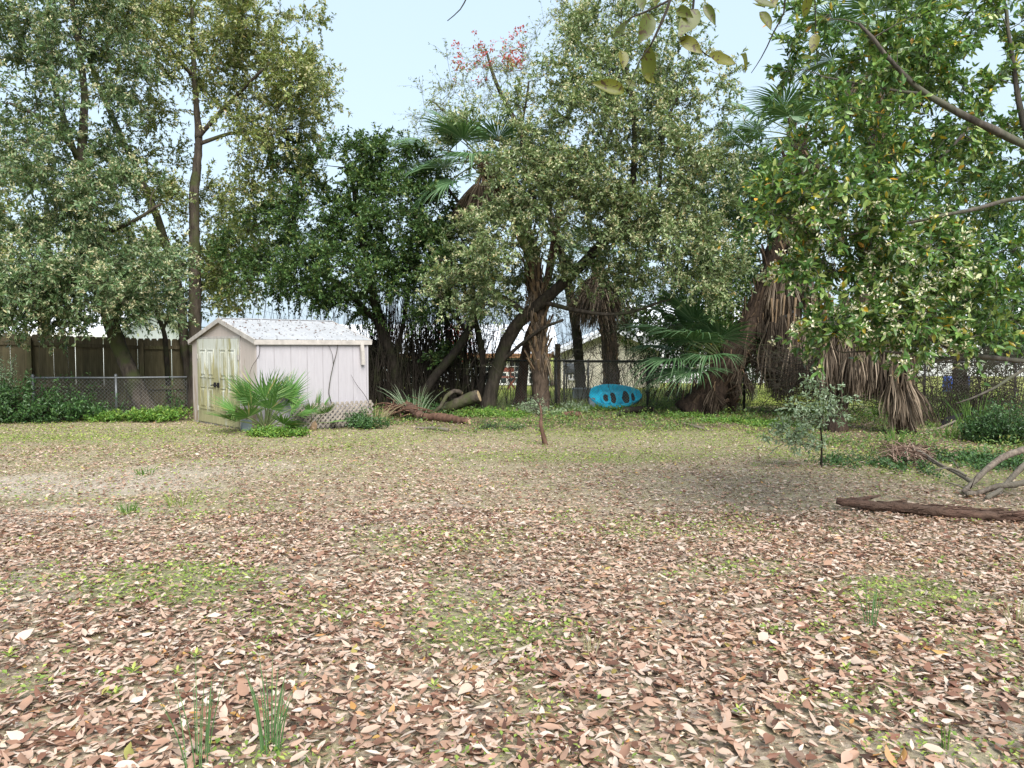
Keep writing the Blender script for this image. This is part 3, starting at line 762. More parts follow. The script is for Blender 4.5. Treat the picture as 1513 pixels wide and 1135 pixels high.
# ------------------------------------------------------------------ neighbouring houses
M['h_cream'] = mat_plain('cream_siding', (0.70,0.66,0.54), .7, .08, 3)
M['h_grey'] = mat_plain('pale_grey_wall', (0.56,0.60,0.64), .7, .08, 3)
M['h_white'] = mat_plain('white_wall', (0.66,0.67,0.68), .7, .06, 3)
M['h_roof'] = mat_plain('white_metal_roof', (0.70,0.72,0.75), .45, .05, 3)
M['h_fascia'] = mat_plain('brown_fascia', (0.22,0.12,0.06), .8, .25, 6)
M['h_frame'] = mat_plain('white_window_frame', (0.72,0.72,0.70), .5, .05)
m, nt, N, L, b = nodes('window_glass'); b.inputs["Base Color"].default_value = (0.03,0.04,0.045,1); b.inputs["Roughness"].default_value = .08; b.inputs["Specular IOR Level"].default_value = .7
M['h_glass'] = m
def house(label, px0, px1, d, zeave, zridge, depth, mwall, mroof, mfascia, wins=(), seam=0.0, ang=0.0, gable=False):
    a = P(px0, 560, d); b_ = P(px1, 560, d); Lw = b_[0]-a[0]
    h = thing('house', label, 'house', (a[0], a[1], 0), ang)
    q = MB(); q.box((0,0,-.1), (Lw,depth,zeave)); wl_ = q.build('wall', mwall, h)
    if gable:
        
        for ye in (0, depth): q = MB(); q.add([(0,ye,zeave),(Lw,ye,zeave),(Lw/2,ye,zridge)], [[0,1,2]]); q.build('gable', mwall, h)
    if seam:
        for k in range(int(Lw/seam)+1):
            zt = zeave-.03 if not gable else zeave+(zridge-zeave)*(1-abs(k*seam-Lw/2)/(Lw/2))-.05
            MB().box((k*seam,-.03,0), (k*seam+.035,-.001,zt)).build('batten', mwall, h)
    ov = .35; q = MB()
    if not gable:
        y0, y1, ym = -ov, depth+ov, depth/2; ze = zeave-(zridge-zeave)*ov/(depth/2)+.1
        q.add([(-ov,y0,ze),(Lw+ov,y0,ze),(Lw+ov,ym,zridge+.1),(-ov,ym,zridge+.1),(Lw+ov,y1,ze),(-ov,y1,ze)], [[0,1,2,3],[3,2,4,5]])
        rf = q.build('roof', mroof, h)
        for k in range(int((Lw+2*ov)/.6)): MB().bar((-ov+.1+k*.6, y0, ze+.012), (-ov+.1+k*.6, ym, zridge+.112), .03, .025).build('seam', mroof, rf)
        MB().box((-ov,y0-.03,ze-.17), (Lw+ov,y0-.002,ze+.01)).build('fascia', mfascia, h)
        q = MB(); 
        for xe in (0, Lw): q = MB(); q.add([(xe,0,zeave),(xe,depth,zeave),(xe,depth/2,zridge)], [[0,2,1]]); q.build('gable', mwall, h)
    else:
        e = .3; ze = zeave-(zridge-zeave)*e/(Lw/2)+.06
        q.add([(-e,-.4,ze),(-e,depth+.4,ze),(Lw/2,depth+.4,zridge+.06),(Lw/2,-.4,zridge+.06),(Lw+e,-.4,ze),(Lw+e,depth+.4,ze)], [[0,3,2,1],[3,4,5,2]])
        q.build('roof', mroof, h)
        for sx in (-e, Lw+e): MB().bar((sx,-.41,ze-.06), (Lw/2,-.41,zridge), .03, .16).build('fascia', mfascia, h)
    for (wx0, wx1, wz0, wz1, nx, nz) in wins:
        x0, x1 = P(wx0,560,d)[0]-a[0], P(wx1,560,d)[0]-a[0]
        q = MB()
        for lo, hi in (((x0-.07,wz0-.07),(x1+.07,wz0)), ((x0-.07,wz1),(x1+.07,wz1+.07)), ((x0-.07,wz0),(x0,wz1)), ((x1,wz0),(x1+.07,wz1))): q.box((lo[0],-.06,lo[1]), (hi[0],-.001,hi[1]))
        w_ = q.build('window', M['h_frame'], h)
        q = MB()
        for k in range(1, nx): xx = x0+(x1-x0)*k/nx; q.box((xx-.012,-.045,wz0), (xx+.012,-.03,wz1))
        for k in range(1, nz): zz = wz0+(wz1-wz0)*k/nz; hh = .035 if k*2 == nz else .012; q.box((x0,-.05,zz-hh), (x1,-.0305,zz+hh))
        q.build('muntin', M['h_frame'], w_)
        q = MB(); q.box((x0,-.028,wz0), (x1,-.004,wz1)); q.build('pane', M['h_glass'], w_)
    return h
house('low pale house with white-gridded windows behind the leaning trunks', 470, 812, 30.5, 1.30, 2.4, 6, M['h_grey'], M['h_roof'], M['h_fascia'], [(600,650,.1,1.0,4,4),(714,748,.1,.98,4,4),(753,776,.1,.98,3,4),(782,803,.1,.98,3,4)])
house('cream board-sided outbuilding with white roof right of the palm trunk', 829, 975, 29.0, 1.42, 2.2, 5, M['h_cream'], M['h_roof'], M['h_roof'], [(842,851,.35,1.0,2,2)], seam=.2, gable=True)
house('white house wall seen through the wire fence behind the leaning palm', 950, 1130, 33, 2.2, 3.4, 6, M['h_white'], M['h_roof'], M['h_frame'], [(1010,1030,.7,1.8,2,2)])
house('white house at the far right beyond the yellow lawn', 1270, 1760, 40, 2.4, 3.6, 7, M['h_white'], M['h_roof'], M['h_frame'], [(1340,1372,.8,1.9,2,2),(1450,1490,.8,1.9,2,2)])
house('white-roofed house showing above the left wooden fence', -190, 165, 31, 2.1, 3.15, 7, M['h_white'], M['h_roof'], M['h_frame'])
# red bench by the house
M['redwood'] = mat_plain('red_stained_wood', (0.22,0.07,0.045), .7, .25, 9)
bp = P(743, 560, 24.6); bp = P(743, 560, 28.0); be = thing('picnic_bench', 'red wooden bench with crossed legs before the windowed house', 'bench', (bp[0], bp[1], 0), .12)
MB().box((-.42,-.18,.42), (.42,.18,.47)).build('seat', M['redwood'], be)
MB().box((-.42,.16,.62), (.42,.20,.78)).build('backrest', M['redwood'], be)
for sx in (-.3, .3):
    MB().bar((sx-.14,-.1,0), (sx+.14,-.1,.42), .05, .05).build('leg', M['redwood'], be); MB().bar((sx+.14,-.02,0), (sx-.14,-.02,.42), .05, .05).build('leg', M['redwood'], be)
    MB().bar((sx,.18,.42), (sx,.18,.64), .04, .05).build('back_post', M['redwood'], be)
# grill and low box by the cream building
M['grillg'] = mat_plain('dark_grey_metal', (0.07,0.08,0.09), .5, .2); M['slate'] = mat_plain('slate_box', (0.16,0.20,0.22), .6, .15)
gp = P(848, 560, 28.0); gr = thing('barbecue_grill', 'grey barbecue grill standing beside the cream outbuilding', 'grill', (gp[0], gp[1], 0))
q = MB(); q.box((-.3,-.2,.6), (.3,.2,.74)); q.build('firebox', M['grillg'], gr)
q = MB(); q.tube([(-.3,0,.74),(.3,0,.74)], .2, 12); q.build('lid', M['grillg'], gr)
MB().box((.31,-.18,.68), (.62,.18,.71)).build('side_shelf', M['galv'], gr)
for sx in (-.27, .27):
    for sy in (-.16, .16): MB().box((sx-.018,sy-.018,0), (sx+.018,sy+.018,.6)).build('leg', M['grillg'], gr)
q = MB(); q.box((-.62,-.25,0), (.62,.25,.26)); q.box((-.65,-.28,.26), (.65,.28,.31)); o = q.build('deck_box', M['slate']); bp = P(878, 560, 23.0); o.location = (bp[0], bp[1], 0); tag(o, 'low slate-coloured storage box behind the kayak', 'box')
# blue drums far right
M['blue'] = mat_plain('blue_plastic', (0.02,0.085,0.42), .4, .15); M['blue_dk'] = mat_plain('faded_blue_plastic', (0.05,0.07,0.2), .5, .2)
for px, d, mt, lb in ((1402, 26.0, M['blue'], 'bright blue plastic drum on the lawn beyond the right fence'), (1424, 26.6, M['blue_dk'], 'duller dark blue drum right of the bright one beyond the fence')):
    q = MB(); q.lathe([(.001,0),(.17,0),(.18,.02),(.19,.18),(.2,.19),(.19,.2),(.19,.36),(.2,.37),(.19,.38),(.18,.52),(.16,.55),(.14,.54),(.001,.54)], 18)
    dm = thing('plastic_drum', lb, 'drum', (*P(px, 560, d)[:2], -.0), 0, 'blue drums beyond the fence'); q.build('barrel', mt, dm, True)
    q = MB(); q.lathe([(.001,.57),(.03,.57),(.03,.535)], 8, (.08,0,0)); q.lathe([(.001,.57),(.03,.57),(.03,.535)], 8, (-.08,0,0)); q.build('bung_caps', M['black'], dm)

# ------------------------------------------------------------------ blue kayak on its side
M['kayak'] = mat_plain('cyan_plastic', (0.003,0.58,0.90), .4, .3, 9, spec=.5)
M['kayak_dark'] = mat_plain('dark_well', (0.03,0.035,0.035), .8, .3, 14)  # dark dished ovals for the wells, set above the deck floor
kp = P(912, 606, 18.95)
ky = thing('kayak', 'bright blue plastic kayak lying on its side by the wire fence', 'kayak', (kp[0], kp[1], 0.02), math.radians(6))
ky.rotation_euler = (-.66, 0, math.radians(6)); ky.scale = (1, 1, 1.2)
ns = 30; ring = []
tt = np.linspace(0, 1, ns)
def kw(t): return .295*np.sin(np.clip(t, .0, 1)**.82*math.pi)**.55+.008
for t in tt:
    w = kw(t); xx = (t-.5)*1.34; zc = .30-.05*math.cos((t-.5)*math.pi*1.0)*0
    sec = [(-1,0),(-.97,.045),(-.86,.065),(-.74,.045),(-.68,-.07),(-.4,-.095),(0,-.10),(.4,-.095),(.68,-.07),(.74,.045),(.86,.065),(.97,.045),(1,0),(.93,-.1),(.7,-.17),(.3,-.21),(-.3,-.21),(-.7,-.17),(-.93,-.1)]
    e = min(1, w/.2)
    ring.append([(xx, -n_*e, zc+s_*w) for s_, n_ in sec])
k = len(ring[0]); V = np.array(ring).reshape(-1,3)
V[:,1] += .18*((V[:,0]/.67)**2)*-.35          # rocker: both ends lift toward the viewer
F = []
for i in range(ns-1):
    for j in range(k): F.append([i*k+j, i*k+(j+1) % k, (i+1)*k+(j+1) % k, (i+1)*k+j])
q = MB(); q.add(V, F); q.build('hull', M['kayak'], ky, True)
for j in (2, 10):
    MB().tube(V[1:][j-1::k][1:-1]+np.array([0,-.004,0]), .013, 6).build('gunwale', M['kayak'], ky, True)
def oval(cx, cz, rx, rz, y0, n=20):
    a = np.arange(n)*2*math.pi/n
    return np.stack([cx+np.cos(a)*rx, np.full(n, y0), cz+np.sin(a)*rz], 1)
def torus(cx, cz, rx, rz, y0, r, name, mt):
    p = oval(cx, cz, rx, rz, y0, 25); q = MB(); q.tube(np.concatenate([p, p[:1]]), r, 8, False); q.build(name, mt, ky, True)
def well(cx, cz, rx, rz, name):
    a = oval(cx, cz, rx, rz, .030); b_ = oval(cx, cz, rx*.8, rz*.8, .045); c_ = oval(cx, cz, .001, .001, .05); n = len(a); kk = np.arange(n); k1 = (kk+1) % n
    q = MB(); q.add(np.concatenate([a, b_, c_]), np.concatenate([np.stack([kk,k1,k1+n,kk+n],1), np.stack([kk+n,k1+n,k1+2*n,kk+2*n],1)])); q.build(name, M['kayak_dark'], ky, True)
torus(-.23, .29, .10, .12, .045, .035, 'hatch_rim', M['kayak']); well(-.23, .29, .075, .095, 'hatch')
well(-.05, .29, .085, .16, 'footwell'); torus(-.05, .29, .10, .165, .045, .028, 'footwell_rim', M['kayak'])
well(.27, .30, .10, .165, 'seat_well'); torus(.27, .30, .12, .185, .045, .028, 'seat_rim', M['kayak'])
well(.46, .30, .045, .11, 'rear_well')
q = MB()
for i in range(9): q.bar((.06+.012*i, -.0, .16+.03*i), (.12+.012*i, -.03, .17+.03*i), .012, .02)
q.build('deck_ribs', M['kayak'], ky)
q = MB(); q.box((-.68,-.06,.02), (-.53,.05,.24)); q.build('bow_cap', M['slate'], ky)

# ------------------------------------------------------------------ trees
def twigs(mb, P0, P1, P2, r):
    """many thin three-sided twigs at once, each a bent line of two pieces"""
    n = len(P0); d = unit(P2-P0)
    ref = np.where(np.abs(d[:, 2:3]) < .9, np.array([[0, 0, 1.]]), np.array([[1., 0, 0]]))
    u = unit(np.cross(d, ref)); w = np.cross(d, u); V = []
    r = np.broadcast_to(r, (n,))[:, None]
    for pt, k in ((P0, 1.0), (P1, .75), (P2, .35)):
        for a in (0, 2.094, 4.189): V.append(pt + (u*math.cos(a)+w*math.sin(a))*r*k)
    V = np.stack(V, 1); b = (np.arange(n)*9)[:, None]; F = []
    for i in (0, 3):
        for j in range(3): F.append(b+np.array([i+j, i+(j+1) % 3, i+3+(j+1) % 3, i+3+j]))
    mb.add(V.reshape(-1, 3), np.concatenate(F))

def grow_tree(name, label, cat, limbs, lobes, leafmat, barkmat, leaf=(.075, .028), tw=(11, 20, .5), kind='q', blossom=None,
              seed=1, group=None, single=None, up=.25, trunk_sides=10, droop=.25, low_ok=.5, branch_r=.010, leafmat2=None):
    rng = np.random.default_rng(seed)
    L0 = [np.array([P(*q[:3]) for q in l]) for l in limbs]
    base = L0[0][0].copy(); base[2] = min(0.0, base[2]) if base[2] < .6 else base[2]
    t = thing(name, label, cat, base, 0, group)
    nodes_, nrad = [], []
    for i, l in enumerate(limbs):
        pts, rad = smoothline(L0[i], [q[3] for q in l], .14)
        pts = pts + np.cumsum(rng.normal(0, .006, pts.shape), 0)*np.linspace(0, 1, len(pts))[:, None]
        if i == 0 and base[2] <= 0:
            rad = rad*(1+.45*np.exp(-np.maximum(pts[:, 2], 0)/.18)); pts[0, 2] = -.08
        MB_ = MB().tube(pts-base, rad, trunk_sides if rad[0] > .04 else 6, True, .22, seed+i)
        MB_.build('trunk' if i == 0 else 'limb', barkmat, t, True)
        nodes_.append(pts); nrad.append(rad)
    nodes_ = np.concatenate(nodes_); nrad = np.concatenate(nrad)
    # cluster centres
    C, CC, SZ = [], [], []
    for px, py, d, rx, ry, rd, n in lobes:
        c = P(px, py, d); s = np.array([rx/FOC*d, rd, ry/FOC*d])
        v = rdir(n, rng)*(rng.random((n, 1))**.42)
        C.append(c+v*s); CC.append(np.tile(c, (n, 1))); SZ.append(np.tile(s, (n, 1)))
    C = np.concatenate(C); CC = np.concatenate(CC); SZ = np.concatenate(SZ)
    ok = C[:, 2] > .25; C, CC, SZ = C[ok], CC[ok], SZ[ok]
    dist = np.array([np.min(np.linalg.norm(nodes_-c, axis=1)) for c in C])
    br = MB(); E = []
    for ci in np.argsort(dist):
        c = C[ci]; dv = nodes_-c
        cost = np.linalg.norm(dv, axis=1)+low_ok*np.maximum(0, dv[:, 2]+.1)
        k = int(np.argmin(cost)); a = nodes_[k]; Ld = np.linalg.norm(c-a)
        if Ld < .05: E.append((c, unit(c-CC[ci]+1e-6))); continue
        mid = (a+c)/2+rng.normal(0, .10*Ld, 3)+np.array([0, 0, .10*Ld])
        n = max(3, min(8, int(Ld/.16)+2)); p = bez(a, mid, c, n)
        r0 = min(nrad[k]*.75, branch_r*.7+branch_r*.9*Ld); rr = np.linspace(max(r0, branch_r*.45), branch_r*.4, n)
        br.tube(p, rr, 5 if r0 > .012 else 4, False)
        nodes_ = np.concatenate([nodes_, p[1:]]); nrad = np.concatenate([nrad, rr[1:]])
        E.append((c, unit(p[-1]-p[-2])))
    # twigs and leaves
    nt_, nl, tl = tw; nc = len(C)
    cen = np.repeat(np.array([e[0] for e in E]), nt_, 0)
    order = np.argsort(dist); CCo = np.repeat(CC[order], nt_, 0)
    bd = np.repeat(np.array([e[1] for e in E]), nt_, 0)
    n = len(cen)
    outw = unit(cen-CCo+1e-6)
    D = unit(rdir(n, rng)*1.0+bd*.45+outw*.35+np.array([0, 0, up]))
    ln = tl*rng.uniform(.55, 1.25, n)[:, None]
    P0 = cen+rng.normal(0, .02, (n, 3)); P2 = P0+D*ln; P2[:, 2] -= droop*ln[:, 0]*rng.random(n)
    P1 = (P0+P2)/2+np.array([0, 0, 1.])*ln*.10
    twigs(br, P0, P1, P2, .0035 if kind == 'q' else .003)
    br.v = [v-base for v in br.v]
    br.build('branches', barkmat, t, kind='stuff')
    u = rng.uniform(.12, 1.05, (n, nl)); u[:, 0] = 1.0
    uu = u[..., None]
    pos = (1-uu)**2*P0[:, None]+2*uu*(1-uu)*P1[:, None]+uu*uu*P2[:, None]
    m_ = n*nl
    pos = pos.reshape(-1, 3); td = np.repeat(D, nl, 0)
    ld = unit(td*.75+rdir(m_, rng)*.85+np.array([0, 0, -.12]))
    nn = unit(rdir(m_, rng)*.75+np.array([0, -.15, .75]))
    ll = leaf[0]*rng.uniform(.6, 1.25, m_); ww = leaf[1]*rng.uniform(.7, 1.25, m_)
    sel = np.ones(m_, bool)
    if single:
        cam_p = np.array([0, 0, CAMH]); q = pos-cam_p
        fx = q[:, 0]/q[:, 1]; fz = q[:, 2]/q[:, 1]
        inside = (np.abs(fx) < .64) & (fz < .42) & (q[:, 1] > .5)
        sc = ll*ww/(q**2).sum(1)*inside
        pick = np.argsort(-sc)[:single[0]]; sel[pick] = False
        for j, i in enumerate(pick):
            leaf_obj('leaf', single[2][j % len(single[2])], pos[i]-base, ld[i], nn[i], ll[i]*1.1, t, 1.0)
    cr = MB()
    leaf_geo(cr, pos[sel]-base, ld[sel], nn[sel], ll[sel], ww[sel], rng.uniform(0, .25, sel.sum()), rng.uniform(0, .22, sel.sum()), kind)
    cr.build('crown', leafmat, t, kind='stuff')
    if blossom:
        frac, bl, bw, bmat, cond = blossom
        tips = P2[rng.random(n) < frac]
        if cond is not None:
            tips = tips[cond(tips)]
        k = 10
        bp = np.repeat(tips, k, 0)+rng.normal(0, bl*.55, (len(tips)*k, 3))
        bm = MB(); leaf_geo(bm, bp-base, rdir(len(bp), rng)+np.array([0, 0, .5]), rdir(len(bp), rng), bl*rng.uniform(.6, 1.3, len(bp)), bw*rng.uniform(.7, 1.3, len(bp)), .2, .1, 'q')
        if len(bp): bm.build('blossoms', bmat, t, kind='stuff')
    return t

# left leaning tree
grow_tree('tree', 'leaning grey-trunked tree before the left wooden fence', 'tree',
  [[(222,616,17.1,.21),(196,560,17.1,.18),(172,500,17.1,.165),(150,435,17.0,.15),(132,350,16.9,.12),(120,255,16.8,.10),(124,140,16.7,.075),(108,20,16.6,.05),(96,-80,16.5,.03)],
   [(150,435,17.0,.09),(90,400,16.2,.06),(30,385,15.6,.035)], [(124,240,16.8,.06),(70,180,16.2,.045),(10,150,15.8,.03)], [(132,350,16.9,.06),(190,330,16.4,.04),(235,300,16.2,.025)], [(120,255,16.8,.06),(60,70,17.2,.04),(20,-20,17.2,.03)]],
  [(40,60,16.4,110,95,2.0,44),(130,40,16.6,90,90,1.8,34),(30,210,16.2,100,85,1.8,36),(120,190,16.4,70,70,1.5,20),(50,340,16.0,110,80,1.7,42),(160,300,16.4,70,70,1.3,18),(120,420,15.9,110,40,1.2,34),(20,430,15.7,80,45,1.2,24),(210,400,16.2,55,50,1.1,16),(60,465,16.2,70,22,.7,14),(200,462,16.6,50,22,.6,10)],
  M['oak_cool'], M['bark_mossy'], (.10,.041), (12,24,.54), blossom=(.42,.058,.028,M['bud'],None), seed=11)
# tall twin tree behind the shed
grow_tree('tree', 'tall straight tree rising behind the white shed', 'tree',
  [[(288,606,18.6,.17),(289,540,18.6,.155),(288,470,18.6,.15),(287,380,18.6,.13),(286,290,18.6,.115),(291,200,18.6,.085),(284,110,18.6,.055),(281,10,18.6,.04),(278,-90,18.6,.03)],
   [(287,600,18.9,.13),(272,500,18.9,.115),(264,430,18.9,.10),(238,340,18.8,.09),(205,260,18.7,.08),(168,180,18.6,.065),(130,90,18.5,.04)],
   [(291,205,18.6,.06),(340,150,18.2,.045),(400,90,17.9,.03)], [(288,215,18.6,.05),(350,195,18.6,.035),(430,190,18.6,.025)], [(284,110,18.6,.05),(220,40,18.6,.03),(180,-10,18.6,.02)]],
  [(290,30,18.6,120,80,2.0,44),(400,50,18.3,80,75,1.8,32),(440,130,18.3,60,70,1.5,26),(370,160,18.3,80,70,1.6,28),(220,110,18.7,80,80,1.7,26),(400,240,18.8,70,60,1.5,22),(220,260,19.0,70,60,1.4,16),(320,300,18.9,80,70,1.5,18),(230,400,19.2,80,60,1.3,22),(340,400,19.2,60,60,1.3,16),(180,30,19,80,60,1.6,20)],
  M['oak'], M['bark_mossy'], (.10,.040), (12,24,.58), blossom=(.26,.055,.026,M['bud'],None), seed=12)
# small tree between
grow_tree('tree', 'slim dark tree between the leaning tree and the shed', 'tree',
  [[(252,612,19.0,.07),(246,540,18.9,.06),(240,490,18.8,.055),(222,450,18.7,.045),(200,415,18.6,.03)], [(240,490,18.8,.035),(262,440,18.8,.025),(300,420,18.9,.02)]],
  [(205,440,18.8,60,40,1.0,18),(255,450,19.0,60,35,1.0,16),(160,465,19.2,60,25,.9,10)], M['oak_cool'], M['bark_dark'], (.085,.032), (10,18,.42), seed=13)
# dark evergreens right of the shed
grow_tree('tree', 'dark dense evergreen behind the right end of the shed', 'tree',
  [[(590,612,19.0,.16),(583,540,19.0,.14),(562,480,18.9,.13),(548,410,18.8,.10),(530,320,18.7,.07),(520,240,18.6,.04)], [(562,480,18.9,.08),(500,420,18.6,.06),(440,390,18.5,.04)],
   [(583,540,19.0,.06),(600,450,19.2,.05),(610,350,19.2,.03)]],
  [(520,300,18.6,70,60,1.6,25),(450,340,18.6,70,60,1.6,24),(560,360,18.5,70,60,1.6,22),(520,405,18.3,90,40,1.5,27),(430,415,18.7,70,45,1.4,20),(530,230,18.8,40,40,1.2,12),(390,380,19,50,60,1.4,16),(560,250,18.8,40,40,1.0,12),(440,260,19,40,45,1.1,12),(520,450,18.8,50,24,.7,8)],
  M['dark'], M['bark_dark'], (.095,.043), (13,24,.50), seed=14)
grow_tree('tree', 'crooked dark evergreen with arching stem above the fallen logs', 'tree',
  [[(608,612,18.2,.12),(640,560,18.2,.105),(672,520,18.2,.10),(690,490,18.3,.09),(716,420,18.4,.07),(700,340,18.4,.05),(650,270,18.4,.03)], [(690,490,18.3,.06),(655,440,18.3,.05),(640,380,18.3,.035)],
   [(710,600,18.9,.09),(712,520,18.9,.08),(690,440,18.9,.06),(660,360,18.8,.04)]],
  [(620,310,18.4,60,60,1.5,28),(650,390,18.2,70,45,1.3,28),(590,400,18.4,50,50,1.2,18),(610,250,18.8,50,45,1.1,14),(690,350,18.6,40,50,1.1,14),(640,465,18.6,50,26,.7,9),(665,520,18.8,24,24,.4,4)],
  M['dark'], M['bark_dark'], (.09,.041), (13,24,.48), seed=15, blossom=(.07,.04,.02,M['bud'],None))
# leaning centre tree
grow_tree('tree', 'leaning centre tree with wide grey-green crown of pale buds', 'tree',
  [[(720,604,18.6,.18),(730,560,18.6,.165),(745,515,18.5,.16),(765,478,18.3,.15),(800,446,18.0,.14),(848,402,17.6,.125),(892,352,17.3,.105),(925,300,17.1,.085),(935,210,17.0,.06),(925,110,17.0,.04),(915,30,17,.025)],
   [(892,352,17.3,.07),(950,325,16.8,.055),(1000,330,16.5,.04),(1060,350,16.3,.025)], [(925,300,17.1,.055),(970,285,16.9,.045),(980,200,16.8,.035),(1010,110,16.7,.02)],
   [(780,465,18.2,.08),(730,430,17.8,.06),(690,395,17.4,.04),(650,380,17.2,.025)], [(800,446,18,.06),(860,460,17.4,.045),(920,462,17.0,.035),(990,440,16.7,.02)], [(848,402,17.6,.06),(800,320,17.3,.045),(770,220,17.2,.03),(780,120,17.2,.02)],
   [(730,545,18.6,.05),(790,490,18.0,.04),(830,470,17.6,.03)]],
  [(850,190,16.9,110,90,1.9,52),(795,260,16.8,75,80,1.6,34),(950,230,16.8,90,90,1.7,42),(720,370,16.8,80,58,1.4,36),(695,195,17.2,40,45,.8,7),(850,300,16.8,110,65,1.5,44),(980,335,16.4,85,58,1.5,34),(860,90,17.2,80,65,1.5,26),(960,90,17.0,75,70,1.5,26),(1040,270,16.6,55,80,1.4,24),(1040,400,16.5,60,50,1.2,18),(1020,150,16.8,60,60,1.3,18),(800,420,18.9,60,30,.8,10),(885,400,17.4,48,26,.6,11),(930,415,17.2,40,24,.6,7),(740,440,18.9,50,30,.7,10),(690,430,17.0,50,30,.8,12),(900,25,17.3,70,40,1.2,14)],
  M['center'], M['bark_grey'], (.092,.039), (12,23,.52), blossom=(.40,.052,.027,M['bud'],None), seed=16)
grow_tree('tree', 'reddish second trunk beside the centre palm, mostly bare', 'tree',
  [[(768,604,20.2,.15),(773,550,20.2,.135),(781,500,20.2,.125),(800,450,20.2,.11),(815,380,20.2,.11),(830,280,20.2,.08)], [(800,450,20.2,.07),(850,400,20,.05),(890,360,20,.03)]],
  [(830,270,20,80,60,1.2,18),(880,360,20,70,50,1.2,14)], M['center'], M['stick_red'], (.08,.03), (10,16,.5), seed=17)
# sparse red-budded tree behind
grow_tree('tree', 'sparse tall tree with red bud tips against the sky', 'tree',
  [[(860,600,23.5,.17),(850,480,23.5,.15),(820,340,23.4,.12),(780,220,23.3,.09),(740,130,23.2,.06),(720,70,23.2,.03)], [(820,340,23.4,.08),(900,200,23.2,.06),(930,60,23.1,.03)], [(780,220,23.3,.06),(690,190,23.2,.04),(640,150,23.2,.02)]],
  [(700,130,23.2,75,60,1.6,24),(640,180,23.2,45,70,1.3,16),(760,110,23.2,60,60,1.5,20),(900,40,23.2,90,60,1.6,28),(640,260,23.4,40,50,1.2,10),(850,40,23.2,60,50,1.4,14)],
  M['oak'], M['bark_grey'], (.085,.03), (9,9,.62), seed=18, blossom=(.45,.09,.05,M['red'], lambda q: ((PW/2+q[:,0]/q[:,1]*FOC > 672) & (PW/2+q[:,0]/q[:,1]*FOC < 775) & (q[:,2] > 9.4))))
# trees further back that close the view
for k, (lb, tr, lo, mt, sd) in enumerate([
  ('broad green tree behind the leaning palm on the right', [(1060,590,24,.2),(1055,480,24,.17),(1045,380,24,.14),(1040,280,24,.08)], [(1040,330,23.5,80,80,2,34),(1080,430,23,70,50,1.6,24),(980,400,23.5,70,60,1.6,22),(1100,330,23.5,70,70,1.6,20),(960,480,23,60,35,1.2,16),(1060,490,22.5,70,35,1.4,20),(1110,300,19.5,40,40,.8,12),(1090,230,21.5,55,45,1.0,14),(1150,310,21,60,55,1.0,16)], M['dark'], 21),
  ('dark green tree half hidden behind the right palms', [(1420,600,22,.2),(1415,480,22,.17),(1400,380,22,.12),(1400,300,22,.07)], [(1400,330,21.5,90,80,2,34),(1470,420,21,80,60,1.8,28),(1330,420,21.5,70,60,1.6,20),(1480,500,20.5,70,35,1.4,22),(1420,470,20.5,80,40,1.2,22),(1300,300,22,80,80,1.8,22),(1500,280,22,70,90,1.8,22)], M['bush'], 22),
  ('olive tree behind the left wooden fence', [(60,590,24,.2),(65,480,24,.17),(70,380,24,.12),(70,300,24,.07)], [(60,350,23.5,110,70,2,26),(160,380,23.5,90,50,1.8,22),(-20,300,23.5,90,80,2,20),(330,420,23.5,60,60,1.6,20),(380,330,24,80,80,2,22)], M['oak'], 23)]):
    grow_tree('tree', lb, 'tree', [tr], lo, mt, M['bark_dark'], (.13,.06), (11,18,.65), seed=sd)

